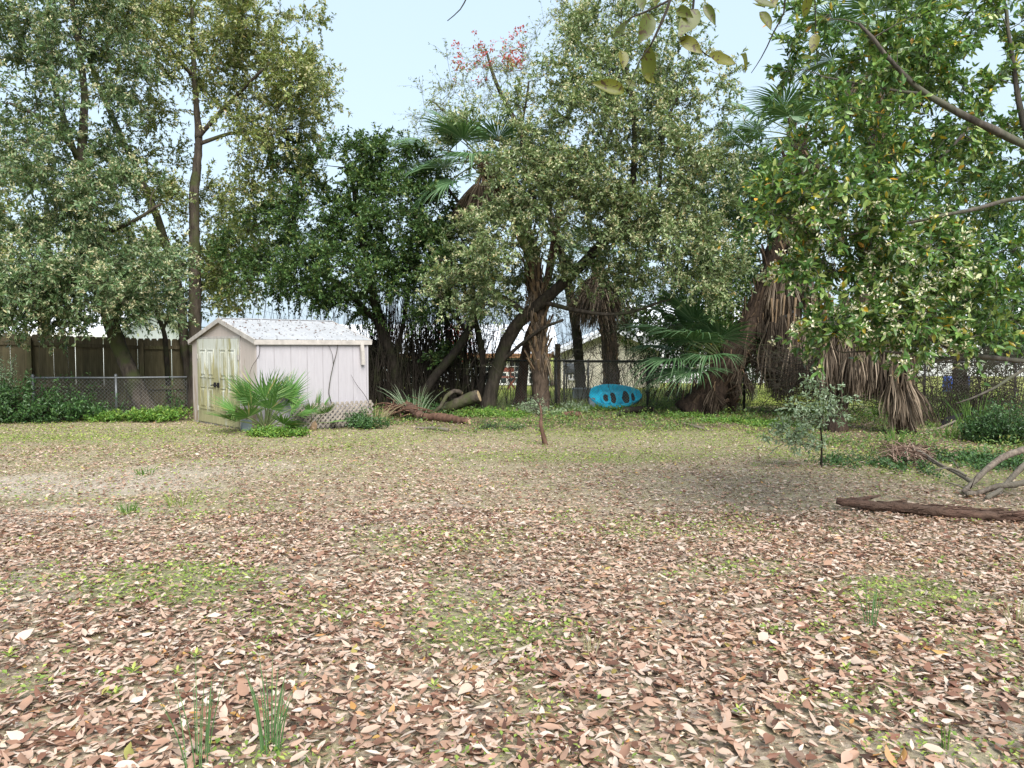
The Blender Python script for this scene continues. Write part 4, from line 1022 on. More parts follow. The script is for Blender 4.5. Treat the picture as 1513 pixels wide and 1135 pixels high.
# ------------------------------------------------------------------ near tree on the right
single_mesh = []
for i in range(5):
    single_mesh.append(fine_leaf('leaf', .42, .1+.1*i, .02+.05*i, M['right_obj'], .4))
def low_right(q):
    px = PW/2+q[:,0]/q[:,1]*FOC; return (px < 1440) & (q[:,2] < 2.6)
grow_tree('tree', 'near glossy-leaved tree reaching in from the right edge with cream blossom', 'tree',
  [[(1690,860,6.9,.19),(1695,700,6.9,.16),(1690,520,6.9,.15),(1660,330,6.8,.13),(1640,150,6.8,.10),(1630,-60,6.8,.07),(1600,-250,6.8,.04)],
   [(1660,330,6.8,.07),(1560,240,6.4,.04),(1513,212,6.2,.032),(1440,178,6.1,.027),(1372,140,6.05,.022),(1325,95,6.0,.017),(1270,30,6.0,.011)],
   [(1690,480,6.9,.05),(1580,310,6.3,.022),(1513,296,6.1,.017),(1430,318,6.0,.014),(1330,336,5.95,.010),(1250,352,5.9,.006)],
   [(1690,560,6.9,.05),(1580,542,6.5,.026),(1513,535,6.4,.02),(1430,527,6.3,.017),(1385,533,6.25,.013),(1310,522,6.2,.009),(1240,522,6.1,.005)],
   [(1690,600,6.9,.04),(1570,540,6.3,.02),(1513,548,6.2,.014),(1470,573,6.1,.011),(1405,598,6.0,.005)],
   [(1520,214,6.6,.028),(1505,150,6.6,.022),(1494,70,6.6,.017),(1480,-10,6.6,.012)], [(1430,527,6.3,.012),(1380,505,6.2,.009),(1340,470,6.1,.007),(1270,455,6.0,.005)],
   [(1372,140,6.4,.015),(1300,130,6.3,.010),(1215,108,6.2,.006)], [(1440,178,6.5,.016),(1380,240,6.4,.012),(1270,280,6.2,.008),(1150,285,6.1,.005)]],
  [(1270,90,6.5,90,80,.75,16),(1370,60,6.7,90,70,.8,17),(1470,90,6.8,70,90,.8,14),(1250,200,6.4,80,70,.7,14),(1370,210,6.7,90,70,.75,16),(1470,260,6.9,70,80,.75,13),(1190,280,6.2,70,40,.6,11),(1300,310,6.3,90,50,.7,13),(1420,370,6.4,80,60,.8,14),(1300,400,6.2,80,50,.6,14),(1230,488,6.05,50,26,.35,9),(1310,475,6.1,60,35,.45,10),(1410,460,6.2,70,45,.55,13),(1150,315,6.2,60,38,.5,10),(1225,385,6.15,60,34,.45,9),(1350,140,7.2,90,70,.6,12),(1450,180,7.2,70,70,.6,10),(1490,440,6.5,50,60,.7,9),(1380,500,6.2,50,20,.4,5),(1180,60,6.3,25,50,.4,3)],
  M['right'], M['bark_right'], (.068,.029), (9,17,.25), kind='h', blossom=(.75,.030,.017,M['blossom'],low_right), seed=31, single=(300, None, single_mesh), branch_r=.006, trunk_sides=14)

# ------------------------------------------------------------------ overhanging twig with big spotted leaves close to the camera
ylm = []
for i in range(5):
    ylm.append(fine_leaf('leaf', [.44,.48,.4,.52,.42][i], .1+.08*i, [.05,.15,-.1,.1,.22][i], M['yellow_leaf'], .8))
ob0 = P(1060, -420, 2.3)
ob = thing('overhanging_branch', 'dark twig with large spotted yellow-green leaves hanging at the top edge', 'branch', ob0)
def otw(pts, r0, r1):
    p, r = smoothline([P(*q)-ob0 for q in pts], np.linspace(r0, r1, len(pts)), .03); MB().tube(p, r, 6).build('twig', M['bark_dark'], ob, True)
otw([(1060,-420,2.3),(1040,-200,2.2),(1000,-60,2.1),(990,0,2.05),(972,45,2.0),(960,70,2.0)], .008, .0022)
otw([(990,0,2.05),(960,15,2.05),(935,25,2.05),(928,30,2.05)], .003, .0018); otw([(1010,-90,2.1),(1025,0,2.1),(1020,18,2.1),(1012,50,2.1),(1036,75,2.1),(1050,85,2.1)], .004, .0014)
otw([(960,70,2.0),(945,90,2.0),(935,115,2.0),(926,135,2.0)], .0018, .0012); otw([(1040,-200,2.2),(1120,-80,2.3),(1160,0,2.4),(1142,50,2.4),(1125,85,2.4),(1110,108,2.4)], .004, .001)
otw([(1000,-60,2.1),(850,-90,2.2),(720,-60,2.3),(692,-8,2.3),(680,14,2.3),(661,31,2.3)], .004, .0012)
otw([(1040,-200,2.2),(1200,-90,2.3),(1204,0,2.3),(1206,60,2.3),(1208,95,2.3)], .003, .001)
for j, (px0, py0, px1, py1, d) in enumerate([(930,32,904,55,2.05),(962,22,948,58,2.05),(958,66,957,124,2.0),(950,110,968,122,2.02),(922,136,881,121,2.0),(1032,15,1004,50,2.1),(1005,56,1036,75,2.1),(1046,82,1084,96,2.1),
      (1000,14,1022,24,2.1),(1041,8,1056,32,2.15),(940,128,924,118,2.1),(1058,88,1058,70,2.15),(1113,0,1145,14,2.35),(1122,18,1140,42,2.35),(1094,80,1108,104,2.3),(1196,-10,1188,26,2.3),(1206,50,1200,75,2.3),(1184,85,1204,90,2.3),(975,-10,968,6,2.1),(1012,-12,1010,8,2.1),(944,-10,950,14,2.1),(1140,-14,1146,6,2.4),(1130,12,1112,8,2.35),(918,75,922,100,2.3)]):
    a = P(px0,py0,d)-ob0; b_ = P(px1,py1,d+random.uniform(-.05,.05))-ob0
    leaf_obj('leaf', ylm[j % 5], a, b_-a, np.array([random.uniform(-.4,.4), -1, random.uniform(-.2,.6)]), np.linalg.norm(b_-a)*1.05, ob)

# ------------------------------------------------------------------ palms
def fan_mesh(name, R, nseg, spread, seed, mt, pet=1.0, droop=.5, arch=.35, wid=1.0, lift=.25, split=.45):
    """blade of a fan palm; stalk runs along +X from the origin, blade starts at its end"""
    rng = np.random.default_rng(seed); V, F = [], []
    st = [.03, .25, split, .72, .9, 1.0]
    for i in range(nseg):
        a = math.radians(spread)*(2*i/(nseg-1)-1)+rng.normal(0, .015)
        Ls = R*(.62+.38*math.cos(a*.62))*rng.uniform(.9, 1.04); da = 2*math.radians(spread)/(nseg-1)
        dr = droop*rng.uniform(.5, 1.5); tw = rng.normal(0, .12)
        for k, s in enumerate(st):
            r = Ls*s
            hw = min(r*math.tan(da/2)*1.0, R*split*math.tan(da/2))*wid*(1 if s <= split else max(.04, 1-(s-split)/(1-split)))
            aa = a+tw*max(0, s-split)
            c = np.array([math.cos(aa)*r, math.sin(aa)*r, lift*abs(math.sin(a))*r*.6]); tn = np.array([-math.sin(aa), math.cos(aa), 0])
            c[2] -= arch*c[0]*abs(c[0])/R*.6 + dr*Ls*max(0, s-split)**1.8
            zf = hw*.55
            V += [c+tn*hw, c+np.array([0,0,zf]), c-tn*hw]
        b = i*18
        for k in range(5):
            for j in range(2): F.append([b+k*3+j, b+k*3+j+1, b+k*3+3+j+1, b+k*3+3+j])
    V = np.array(V)+np.array([pet, 0, -.10*pet])
    me = make_mesh(name, V, [np.array(F)]); me.materials.append(mt)
    return me
def petiole_mesh(pet, r, mt):
    q = MB(); p = bez((0,0,0), (pet*.5,0,.06*pet), (pet,0,-.10*pet), 7); q.tube(p, np.linspace(r*1.5, r*.6, 7), 5)
    me = make_mesh('petiole', np.concatenate(q.v), [np.concatenate(x) for x in (q.f3, q.f4)]); me.materials.append(mt); return me
def dead_mesh(R, nseg, seed, mt, spread=.30, stalk=.35, top=.05):
    """withered frond hanging straight down from the origin"""
    rng = np.random.default_rng(seed); V, F = [], []
    for i in range(nseg):
        a = rng.random()*6.283; sp_ = spread*math.sqrt(rng.random()); Ls = R*rng.uniform(.65, 1.05); w = R*.0095*rng.uniform(.6, 1.6); ph = rng.random()*6.283
        for k, s in enumerate((0, .22, .5, .78, 1.0)):
            o = np.array([math.cos(a)*sp_*R*(.15+.85*min(1, s*1.5))*(1-.15*s)+.03*R*math.sin(s*5+ph)*s, math.sin(a)*sp_*R*(.15+.85*min(1, s*1.5))*.7+.03*R*math.cos(s*4+ph)*s, -stalk-Ls*s+.0])
            t = np.array([math.cos(ph+s*1.5), math.sin(ph+s*1.5), 0])*w*(1 if s < .8 else .35)
            V += [o+t, o-t]
        b = i*10
        for k in range(4): F.append([b+2*k, b+2*k+1, b+2*k+3, b+2*k+2])
    me = make_mesh('dead_frond', np.array(V), [np.array(F)]); me.materials.append(mt); return me
M['boot_dark'] = mat_bark('old_boots', (0.04,0.028,0.02), (0.16,0.11,0.075), 20)
PET = {}
for L_ in (.35, .55, .8, 1.1):
    PET[L_] = petiole_mesh(L_, .013, M['petiole'])
FAN = {L_: [fan_mesh('frond', R_, 42, 118, 40+i+int(L_*100), M['palm'], L_, dr_, ar_) for i, (R_, dr_, ar_) in enumerate([(1.0,.7,.35),(.92,1.0,.55),(1.05,.5,.2)])] for L_ in (.8, 1.1)}
FANS = [fan_mesh('frond', R_, 24, 92, 80+i, M['palm_pale'], .55, dr_, .12, 1.0, .2, .42) for i, (R_, dr_) in enumerate([(.52,.12),(.48,.2),(.56,.08)])]
DEAD = [dead_mesh(1.0, 58, 60+i, M['dead_palm'], .24+.05*(i % 3)) for i in range(5)]
DEADK = [dead_mesh(1.0, 58, 70+i, M['dead_dark'], .26+.05*(i % 3)) for i in range(4)]
dst = MB(); dst.tube(bez((0,0,0), (.02,0,-.1), (0,0,-.45), 5), np.linspace(.022, .012, 5), 5)
DSTALK = make_mesh('stalk', np.concatenate(dst.v), [np.concatenate(x) for x in (dst.f3, dst.f4)]); DSTALK.materials.append(M['dead_stalk'])
def frond(parent, loc, az, el, L_, i, sc=1.0, roll=0.0, small=False):
    me = FANS[i % 3] if small else FAN[L_][i % 3]
    o = obj('frond', me, None, parent); o.location = loc
    o.rotation_euler = (Matrix.Rotation(az, 3, 'Z') @ Matrix.Rotation(-el, 3, 'Y') @ Matrix.Rotation(roll, 3, 'X')).to_euler()
    o.scale = (sc, sc, sc)
    obj('petiole', PET[.55 if small else L_], None, o)
    return o
def dead(parent, loc, az, tilt, sc, i, dark=False):
    o = obj('dead_frond', DEADK[i % 4] if dark else DEAD[i % 5], None, parent); o.location = loc
    o.rotation_euler = (Matrix.Rotation(az, 3, 'Z') @ Matrix.Rotation(-tilt, 3, 'Y') @ Matrix.Rotation(random.random()*6.28, 3, 'Z')).to_euler(); o.scale = (sc, sc, sc)
    obj('stalk', DSTALK, None, o)
    return o
def palm_trunk(t, base, pts, boots=90, seed=0, bl=.22, mt='bark_palm', smin=.15):
    rng = np.random.default_rng(seed)
    p, r = smoothline([P(*q[:3]) for q in pts], [q[3] for q in pts], .10)
    MB().tube(p-base, r, 12, True, .25, seed).build('trunk', M[mt], t, True)
    q = MB(); tg = unit(np.gradient(p, axis=0)); n = len(p)
    for i in range(boots):
        k = int(n*(smin+(1-smin)*(i/boots))); k = min(k, n-1); a = i*2.4+rng.normal(0, .15); d = tg[k]
        u = unit(np.cross(d, [0.3, 1, 0.1])); w = np.cross(d, u); o = u*math.cos(a)+w*math.sin(a)
        s = p[k]-base+o*r[k]*.85; e = s+d*bl*rng.uniform(.6, 1.2)+o*bl*rng.uniform(.25, .6)
        q.bar(s, e, rng.uniform(.03, .08), .02, o+rdir(1, rng)[0]*.35)
    if boots: q.build('boots', M['dead_stalk'] if mt == 'bark_palm' else M['boot_dark'], t, kind='stuff')
    return p, r
# centre palm
base = P(800, 606, 18.3); base[2] = 0
pa = thing('palm_tree', 'shaggy-trunked fan palm in the centre beside the leaning tree', 'palm', base, 0, 'fan palms along the back fence')
p, r = palm_trunk(pa, base, [(800,612,18.3,.22),(799,570,18.3,.20),(797,520,18.3,.18),(796,450,18.3,.18),(785,380,18.4,.17),(760,310,18.5,.17),(712,240,18.2,.16)], 170, 1, .34)
top = p[-1]-base
for i, (az, el, sc) in enumerate([(2.75,.95,1.15),(3.1,.35,1.2),(3.5,-.1,1.15),(3.2,-.5,1.1),(2.3,1.2,1.0),(1.9,.4,1.1),(4.2,.5,1.1),(4.6,0,1.0),(5.3,.6,1.0),(6.0,.5,1.0),(.5,.4,1.0),(4.0,-.45,1.0),(3.6,.75,1.05),(2.6,.15,1.1)]):
    frond(pa, top, az, el, 1.1 if i % 2 else .8, i, sc*1.0)
for i in range(14): dead(pa, top+np.array([0,0,-.15-.1*random.random()]), i*2.4, .25+.3*random.random(), random.uniform(.8, 1.15), i)
for i in range(9): dead(pa, p[int(len(p)*(.30+.04*i))]-base+np.array([0,-.12,0]), i*1.7, .15, random.uniform(.6, .95), i)
# palm behind it, right
base = P(903, 590, 22.6); base[2] = 0
pb = thing('palm_tree', 'fan palm with grey dead skirt behind the centre tree, above the kayak', 'palm', base, 0, 'fan palms along the back fence')
p, r = palm_trunk(pb, base, [(904,602,22.6,.25),(903,560,22.6,.24),(900,500,22.6,.23),(890,440,22.5,.22),(882,385,22.4,.2)], 40, 2)
top = p[-1]-base
for i in range(18): dead(pb, top+np.array([0,-.1,-.05-.5*random.random()]), i*2.4, .25+.35*random.random(), random.uniform(1.0, 1.5), i)
for i in range(9): frond(pb, top+np.array([0,0,.1]), i*.7, .2+.5*random.random(), .8, i, 1.0)
# leaning right palm
base = P(1040, 614, 17.4); base[2] = 0
pc = thing('palm_tree', 'thick palm trunk leaning right with brown hanging dead fronds', 'palm', base, 0, 'fan palms along the back fence')
p, r = palm_trunk(pc, base, [(1018,616,17.4,.40),(1050,580,17.4,.38),(1080,535,17.4,.33),(1108,488,17.4,.30),(1132,430,17.4,.25),(1150,360,17.4,.22),(1168,280,17.4,.2),(1180,205,17.4,.19)], 230, 3, .34, 'bark_palm_dark', smin=.03)
top = p[-1]-base
for i, (az, el, sc) in enumerate([(2.9,.35,1.1),(3.2,.0,1.1),(3.0,-.35,1.05),(2.5,.7,1.1),(1.9,1.0,1.0),(4.2,.3,1.0),(3.9,.75,1.1),(4.9,.6,1.0),(5.6,.5,1.1),(.2,.5,1.1),(.9,.8,1.0),(6.0,.0,1.0),(1.4,.3,1.0),(3.5,-.6,1.0)]):
    frond(pc, top, az, el, 1.1 if i % 2 else .8, i+1, sc)
for i in range(12): dead(pc, top+np.array([0,-.05,-.1]), i*2.4, .3+.4*random.random(), random.uniform(.9, 1.3), i)
for i in range(22):
    k = int(len(p)*random.uniform(.55, .80)); dead(pc, p[k]-base+np.array([random.uniform(-.1,.5), random.uniform(-.4,.1), .15]), random.uniform(-1.2,1.2), .15+.45*random.random(), random.uniform(.85, 1.2), i)
for i, (px, py, s_) in enumerate([(1160,395,1.15),(1145,400,1.1),(1185,420,.95),(1205,425,.95),(1225,430,.9),(1245,425,.9),(1175,410,1.0),(1150,470,1.3),(1165,480,1.35),(1155,490,1.3),(1175,485,1.1),(1140,480,1.3)]):
    dead(pc, P(px,py,17.0+.1*(i % 4))-base+np.array([0,0,.25]), 0, random.uniform(-.08,.12), s_, i)
for i in range(46):        # grey curtain under the lean
    px = random.uniform(1136, 1222); dead(pc, P(px, 478+random.uniform(-25, 22), random.uniform(16.6, 17.6))-base+np.array([0,0,.3]), random.uniform(0,6.28), random.uniform(0,.1), random.uniform(1.0, 1.5), i, i % 3 > 0)
for i in range(44):        # rough mass of stubs at the foot of the leaning trunk
    k = int(len(p)*random.uniform(.0, .42)); o = dead(pc, p[k]-base+np.array([random.uniform(-.25,.35), -.3*random.random()-.1, .1]), random.uniform(0,6.28), random.uniform(.1,.9), random.uniform(.3, .62), i, True)
# young palm low at the foot, green fans to the left
base = G(1085, 606); base[1] = 18.0; base[0] = P(1085,606,18.0)[0]
pe = thing('young_palm', 'low young palm spreading green fans left of the leaning trunk', 'palm', base)
p, r = palm_trunk(pe, base, [(1085,612,18.0,.12),(1080,570,17.8,.11),(1070,535,17.6,.09)], 12, 5)
top = p[-1]-base
for i, (az, el, L_, sc) in enumerate([(3.25,.50,1.1,1.05),(3.6,.12,1.1,1.05),(3.0,.75,1.1,1.0),(3.9,.45,1.1,1.0),(2.7,.3,1.1,1.0),(3.4,-.12,.8,1.0),(4.3,.75,.8,.9),(2.2,.8,.8,.9),(3.7,.85,1.1,.95),(3.9,-.05,1.1,.9),(4.2,.2,1.1,.9),(3.3,.95,1.1,1.0)]):
    frond(pe, top, az, el, L_, i, sc*1.22)
# palm with long straw skirt
base = G(1238, 640); 
pd = thing('palm_tree', 'palm wrapped in a long straw-brown skirt of dead fronds, right', 'palm', base, 0, 'fan palms along the back fence')
p, r = palm_trunk(pd, base, [(1236,642,13.9,.19),(1238,600,13.9,.17),(1250,540,13.9,.165),(1268,480,13.9,.16),(1285,380,13.9,.15),(1295,250,13.9,.15),(1300,110,13.9,.14),(1300,60,13.9,.13)], 90, 4, .22, 'bark_palm_dark')
top = p[-1]-base
for i, (az, el, sc) in enumerate([(3.0,.5,1.0),(3.5,.1,1.0),(2.4,.9,1.0),(4.2,.4,1.0),(1.6,.8,1.0),(5.0,.5,1.0),(5.8,.5,1.0),(.3,.4,1.0),(1.0,.5,1.0),(2.8,-.2,1.0)]): frond(pd, top, az, el, .8, i, sc)
for i in range(20): dead(pd, top+np.array([0,0,-.1-.3*random.random()]), i*2.4, .25+.5*random.random(), random.uniform(.7, 1.0), i)
for i in range(84):
    px = random.uniform(1216, 1342); py = 505+random.uniform(-18, 12)+abs(px-1280)*.06
    dead(pd, P(px, py, 13.85+random.uniform(-.35,.35))-base+np.array([0,0,.30]), random.uniform(0,6.28), random.uniform(0,.10), random.uniform(.72, .98), i, i % 2 == 0)
base = G(1332, 640)
st = thing('palm_stump', 'dark shaggy palm stump at the right end of the straw skirt', 'stump', base)
p, r = palm_trunk(st, base, [(1336,642,13.6,.20),(1332,590,13.6,.17),(1322,540,13.65,.15),(1312,505,13.7,.13)], 60, 6, .16, 'bark_palm_dark')
for i, (px, py, s_, tl, az) in enumerate([(1330,550,.85,.22,0),(1338,565,.8,.35,0),(1325,560,.85,.1,0),(1320,548,.9,-.02,0),(1334,575,.7,.3,-.6)]): dead(st, P(px,py,13.4)-base+np.array([0,0,.22]), az, tl, s_, i)
# small palms in front of the shed
def small_palm(label, g_, n, sc, seed):
    rr = random.Random(seed); t = thing('small_palm', label, 'palm', g_)
    MB().tube([(0,0,-.05),(0,0,.08),(0,.01,.16)], [.07,.08,.05], 8, True, .3, seed).build('stem', M['dead_stalk'], t)
    for i in range(n):
        f = (i/(n-1))**1.3; frond(t, (rr.uniform(-.05,.05), rr.uniform(-.05,.05), .08), i*2.4+rr.uniform(-.2,.2), 1.35-1.15*f+rr.uniform(-.1,.1), .55, i, sc*rr.uniform(.85,1.15), rr.uniform(-.5,.5), True)
    return t
sp1 = small_palm('bushy green small fan palm in front of the shed corner', G(392, 640), 20, 1.05, 3)
for i in range(3): dead(sp1, (-.1*i, -.1, .45), 3.0, 1.3, .4, i)
small_palm('smaller pale fan palm against the lattice', G(462, 634), 9, .62, 5)

# ------------------------------------------------------------------ logs and dead branches
def log(label, pts, m, name='fallen_log', lump=.3, sides=11, seed=1, cat='log', step=.08, cut=True):
    W_ = [np.array(q[0], float) for q in pts]; base = W_[0].copy(); base[2] = 0
    t = thing(name, label, cat, base)
    p, r = smoothline(W_, [q[1] for q in pts], step)
    rr = np.random.default_rng(seed); r = r*(1+.12*rr.normal(size=len(r)).cumsum()*.12)
    p = p+rr.normal(0, .004, p.shape)
    MB().tube(p-base, r, sides, True, lump, seed).build('trunk', m, t, True)
    if cut:
        for e, f in ((0, 1), (-1, -2)):
            d = unit(p[e]-p[f]); MB().tube([p[e]-base-d*.01, p[e]-base+d*.006], [r[e]*.93, r[e]*.9], sides).build('cut_end', M['cut'], t)
    return t, base
def GP(px, py, h): g = G(px, py); g[2] = h; return g
t, b0 = log('long rotten reddish log lying in the leaves at the right edge', [(GP(1236,752,.075),.028),(GP(1290,756,.055),.044),(GP(1340,760,.055),.048),(GP(1400,766,.048),.041),(GP(1460,770,.045),.04),(GP(1530,772,.05),.043),(GP(1600,774,.05),.043)], M['bark_log'], seed=3, lump=.55, cut=False, step=.05)
q = MB()
for i in range(170):
    f = random.random(); a = GP(1236+f*300, 751+f*22+random.uniform(-3,4), .03+.06*random.random()); bq = a+np.array([random.uniform(.08,.3), random.uniform(-.03,.03), random.uniform(-.03,.03)])
    q.bar(a-b0, bq-b0, .012, .006, rdir(1)[0])
q.build('bark_strips', M['bark_log'], t, kind='stuff')
p, r = smoothline([GP(1262,752,.07), GP(1282,750,.09), GP(1300,747,.10)], [.028,.02,.008], .04); MB().tube(p-b0, r, 8, True, .4).build('broken_stub', M['bark_log'], t)
# big grey dead branch right
b0 = GP(1424, 733, 0)
t = thing('dead_branch', 'forked grey dead branch propped on the ground at the right edge', 'branch', b0)
for nm, pts in (('limb', [(GP(1424,733,.05),.024),(P(1436,715,8.35),.028),(P(1462,690,8.5),.034),(P(1490,672,8.7),.037),(P(1530,660,8.9),.04),(P(1590,640,9.2),.042)]),
                ('limb', [(P(1436,712,8.35),.028),(P(1415,700,8.6),.02),(P(1392,688,8.9),.016),(P(1368,672,9.3),.010)]),
                ('limb', [(GP(1428,735,.04),.026),(P(1445,729,8.05),.028),(P(1475,718,8.0),.03),(P(1500,716,8.0),.032),(P(1560,700,8.1),.035)]),
                ('limb', [(GP(1458,740,.03),.024),(P(1480,722,8.0),.024),(P(1500,700,8.1),.028),(P(1530,672,8.3),.032)]),
                ('twig', [(P(1428,703,8.4),.015),(P(1405,692,8.5),.012),(P(1382,694,8.4),.008)]), ('twig', [(P(1416,692,8.6),.008),(P(1410,682,8.6),.006),(P(1406,675,8.6),.003)]),
                ('twig', [(P(1440,728,8.1),.012),(P(1418,718,8.2),.009),(P(1396,712,8.3),.005)]), ('twig', [(P(1434,722,8.2),.006),(P(1440,708,8.1),.004),(P(1444,698,8.1),.003)])):
    p, r = smoothline([q[0] for q in pts], [q[1] for q in pts], .06); MB().tube(p-b0, r, 9, True, .25, len(pts)).build(nm, M['dead_wood'], t, True)
# dead frond bundle on the ground
b0 = G(1340, 672)
t = thing('fallen_frond', 'pinkish dried palm boot and brush lying before the straw-skirted palm', 'palm frond', b0)
q = MB(); n = 150
for i in range(n):
    a = GP(1345+random.uniform(-25,40), 676+random.uniform(-6,18), random.uniform(.02,.12))
    e = GP(1300+random.uniform(-12,50), 668+random.uniform(-10,16), random.uniform(.01,.14))
    mid = (a+e)/2+np.array([0,0,random.uniform(.0,.12)]); p = bez(a, mid, e, 4)-b0; q.tube(p, [.008,.006,.004,.002], 3, False)
q.build('fibres', mat_leaf('dry_fibre', [(0, (0.09,0.055,0.04)), (.6, (0.19,0.125,0.095)), (1, (0.31,0.225,0.18))], rough=.8, trans=0, spec=.1), t, kind='stuff')
p, r = smoothline([GP(1352,676,.1), GP(1372,686,.08), GP(1392,698,.06)], [.045,.03,.014], .05); MB().tube(p-b0, r, 8, True, .3).build('boot', M['dead_wood'], t)
# logs in the centre
log('sawn mossy log propped up at an angle left of the leaning trunk', [(P(640,612,17.4),.10),(P(662,602,17.3),.125),(P(685,593,17.2),.135),(P(708,585,17.1),.14)], M['bark_mossy'], seed=5)
log('thin reddish log flat on the ground below the propped log', [(GP(626,622,.09),.085),(GP(650,624,.09),.09),(GP(672,626,.08),.08),(GP(694,628,.06),.05)], M['stick_red'], seed=6)
t, b0 = log('tangled grey root clump beside the shed lattice', [(GP(575,614,.15),.06),(GP(592,616,.22),.10),(GP(608,620,.20),.11),(GP(622,622,.12),.07)], M['bark_log'], seed=7, lump=.9, cut=False, cat='root clump', name='root_clump')
q = MB()
for i in range(46):
    a = GP(598+random.uniform(-22,26), 617+random.uniform(-4,6), random.uniform(.1,.35)); e = a+np.array([random.uniform(-.55,.4), random.uniform(-.3,.2), random.uniform(-.2,.15)]); e[2] = max(.01, e[2])
    q.tube(bez(a, (a+e)/2+rdir(1)[0]*.1, e, 5)-b0, np.linspace(.022,.006,5), 5, False)
q.build('roots', M['stick_red'], t, kind='stuff')
log('crooked dead limb resting against the propped log', [(P(632,618,17.0),.04),(P(652,600,16.9),.045),(P(660,585,17.0),.05),(P(672,578,17.1),.055),(P(682,581,17.2),.05)], M['bark_mossy'], seed=8)
log('short dark log in the weeds left of the kayak', [(GP(833,617,.07),.06),(GP(845,617,.07),.07),(GP(858,617,.06),.06)], M['stick_red'], seed=9)
log('mossy black log in the weeds in front of the kayak', [(GP(908,618,.05),.05),(GP(925,614,.10),.085),(GP(945,612,.10),.09),(GP(965,612,.09),.08)], M['bark_dark'], seed=10)
b0 = G(1020, 630); o = MB().bar(G(1014,629)-b0+[0,0,.03], G(1048,639)-b0+[0,0,.03], .12, .035).build('plank', M['dead_wood']); o.location = b0; tag(o, 'weathered grey plank lying before the leaning palm', 'plank')
log('thin grey pole on the ground left of the centre palm', [(GP(752,612,.06),.035),(GP(772,611,.08),.03),(GP(790,611,.1),.025)], M['dead_wood'], seed=12, cut=False)
log('flat grey board edge half sunk before the root clump', [(GP(614,634,.02),.03),(GP(640,635,.02),.035),(GP(662,637,.02),.03)], M['dead_wood'], seed=13, cut=False)
# dead reddish sapling stick
b0 = G(806, 657)
t = thing('dead_sapling', 'short leaning reddish dead stem standing alone before the centre palm', 'stump', b0)
d0 = b0[1]
p, r = smoothline([b0+[0,0,-.03], P(803,645,d0), P(799,628,d0), P(800,612,d0+.1), P(797,596,d0+.2)], [.05,.036,.03,.022,.012], .06); MB().tube(p-b0, r, 9, True, .3).build('trunk', M['stick_red'], t, True)
q = MB()
for i in range(16):
    a = p[random.randrange(len(p)//2, len(p))]; e = a+np.array([random.uniform(-.4,.4), random.uniform(-.3,.3), random.uniform(-.05,.4)]); q.tube(bez(a, (a+e)/2+rdir(1)[0]*.1, e, 5)-b0, np.linspace(.007,.002,5), 4, False)
q.build('branches', M['bark_grey'], t, kind='stuff')
# black scrap by the right fence post
b0 = G(1404, 632)
q = MB(); q.v.append(np.array([[-.2,0,.06],[-.06,.03,.20],[.28,.02,.30],[.1,-.02,.16],[.02,-.03,.05],[-.2,.04,.05],[-.06,.07,.19],[.28,.05,.29],[.1,.03,.15],[.02,.03,.04]])); q.n = 10
q.f4.append(np.array([[i, (i+1) % 5, (i+1) % 5+5, i+5] for i in range(5)])); q.f3.append(np.array([[0,3,1],[1,3,2],[0,4,3],[5,6,8],[6,7,8],[5,8,9]]))
o = q.build('plastic_scrap', M['black']); o.location = b0; tag(o, 'torn black plastic scrap by the right fence post', 'scrap')
log('thin dead stick under the black scrap by the right fence', [(GP(1368,640,.03),.02),(P(1390,632,13.9),.022),(P(1412,622,13.9),.018)], M['dead_wood'], seed=14, cut=False, cat='stick', name='stick')

# ------------------------------------------------------------------ low plants
M['bush2'] = mat_leaf('shade_weed_leaf', [(0, (0.04,0.09,0.02)), (0.5, (0.08,0.155,0.03)), (0.85, (0.15,0.22,0.05)), (1, (0.26,0.26,0.08))], rough=.45)
def bush(name, label, cat, lobes, m, leaf, per, seed, stem=True, kind='q', up=.4, group=None, stemmat=None):
    rng = np.random.default_rng(seed)
    c0 = P(*lobes[0][:3]); base = np.array([c0[0], c0[1], 0.0]); t = thing(name, label, cat, base, 0, group)
    q = MB(); s = MB(); P0, P2 = [], []
    for px, py, d, rx, ry, rd, n in lobes:
        c = P(px, py, d); sc = np.array([rx/FOC*d, rd, ry/FOC*d])
        e = c+rdir(n, rng)*sc*(rng.random((n, 1))**.4); e[:, 2] = np.maximum(e[:, 2], .05)
        a = np.stack([c[0]+(e[:, 0]-c[0])*.35, c[1]+(e[:, 1]-c[1])*.35, np.zeros(n)], 1)
        P0.append(a); P2.append(e)
    P0 = np.concatenate(P0); P2 = np.concatenate(P2); n = len(P0); P1 = (P0+P2)/2+rng.normal(0, .05, (n, 3))
    if stem: twigs(s, P0-base, P1-base, P2-base, .005); s.build('stems', stemmat or M['bark_dark'], t, kind='stuff')
    u = rng.uniform(.45, 1.05, (n, per))[..., None]
    pos = ((1-u)**2*P0[:, None]+2*u*(1-u)*P1[:, None]+u*u*P2[:, None]).reshape(-1, 3)+rng.normal(0, .035, (n*per, 3)); m_ = n*per
    pos[:, 2] = np.maximum(pos[:, 2], .015)
    leaf_geo(q, pos-base, rdir(m_, rng)+np.array([0,0,up]), unit(rdir(m_, rng)*.7+np.array([0,-.25,.8])), leaf[0]*rng.uniform(.6,1.3,m_), leaf[1]*rng.uniform(.7,1.3,m_), .15, .15, kind)
    q.build('foliage', m, t, kind='stuff')
    return t
bush('bush', 'dark leafy bush at the left edge before the wooden fence', 'bush', [(40,592,15.8,75,45,.7,120),(-20,585,15.5,60,60,.7,80),(110,605,15.9,50,26,.5,60)], M['bush'], (.075,.034), 34, 41)
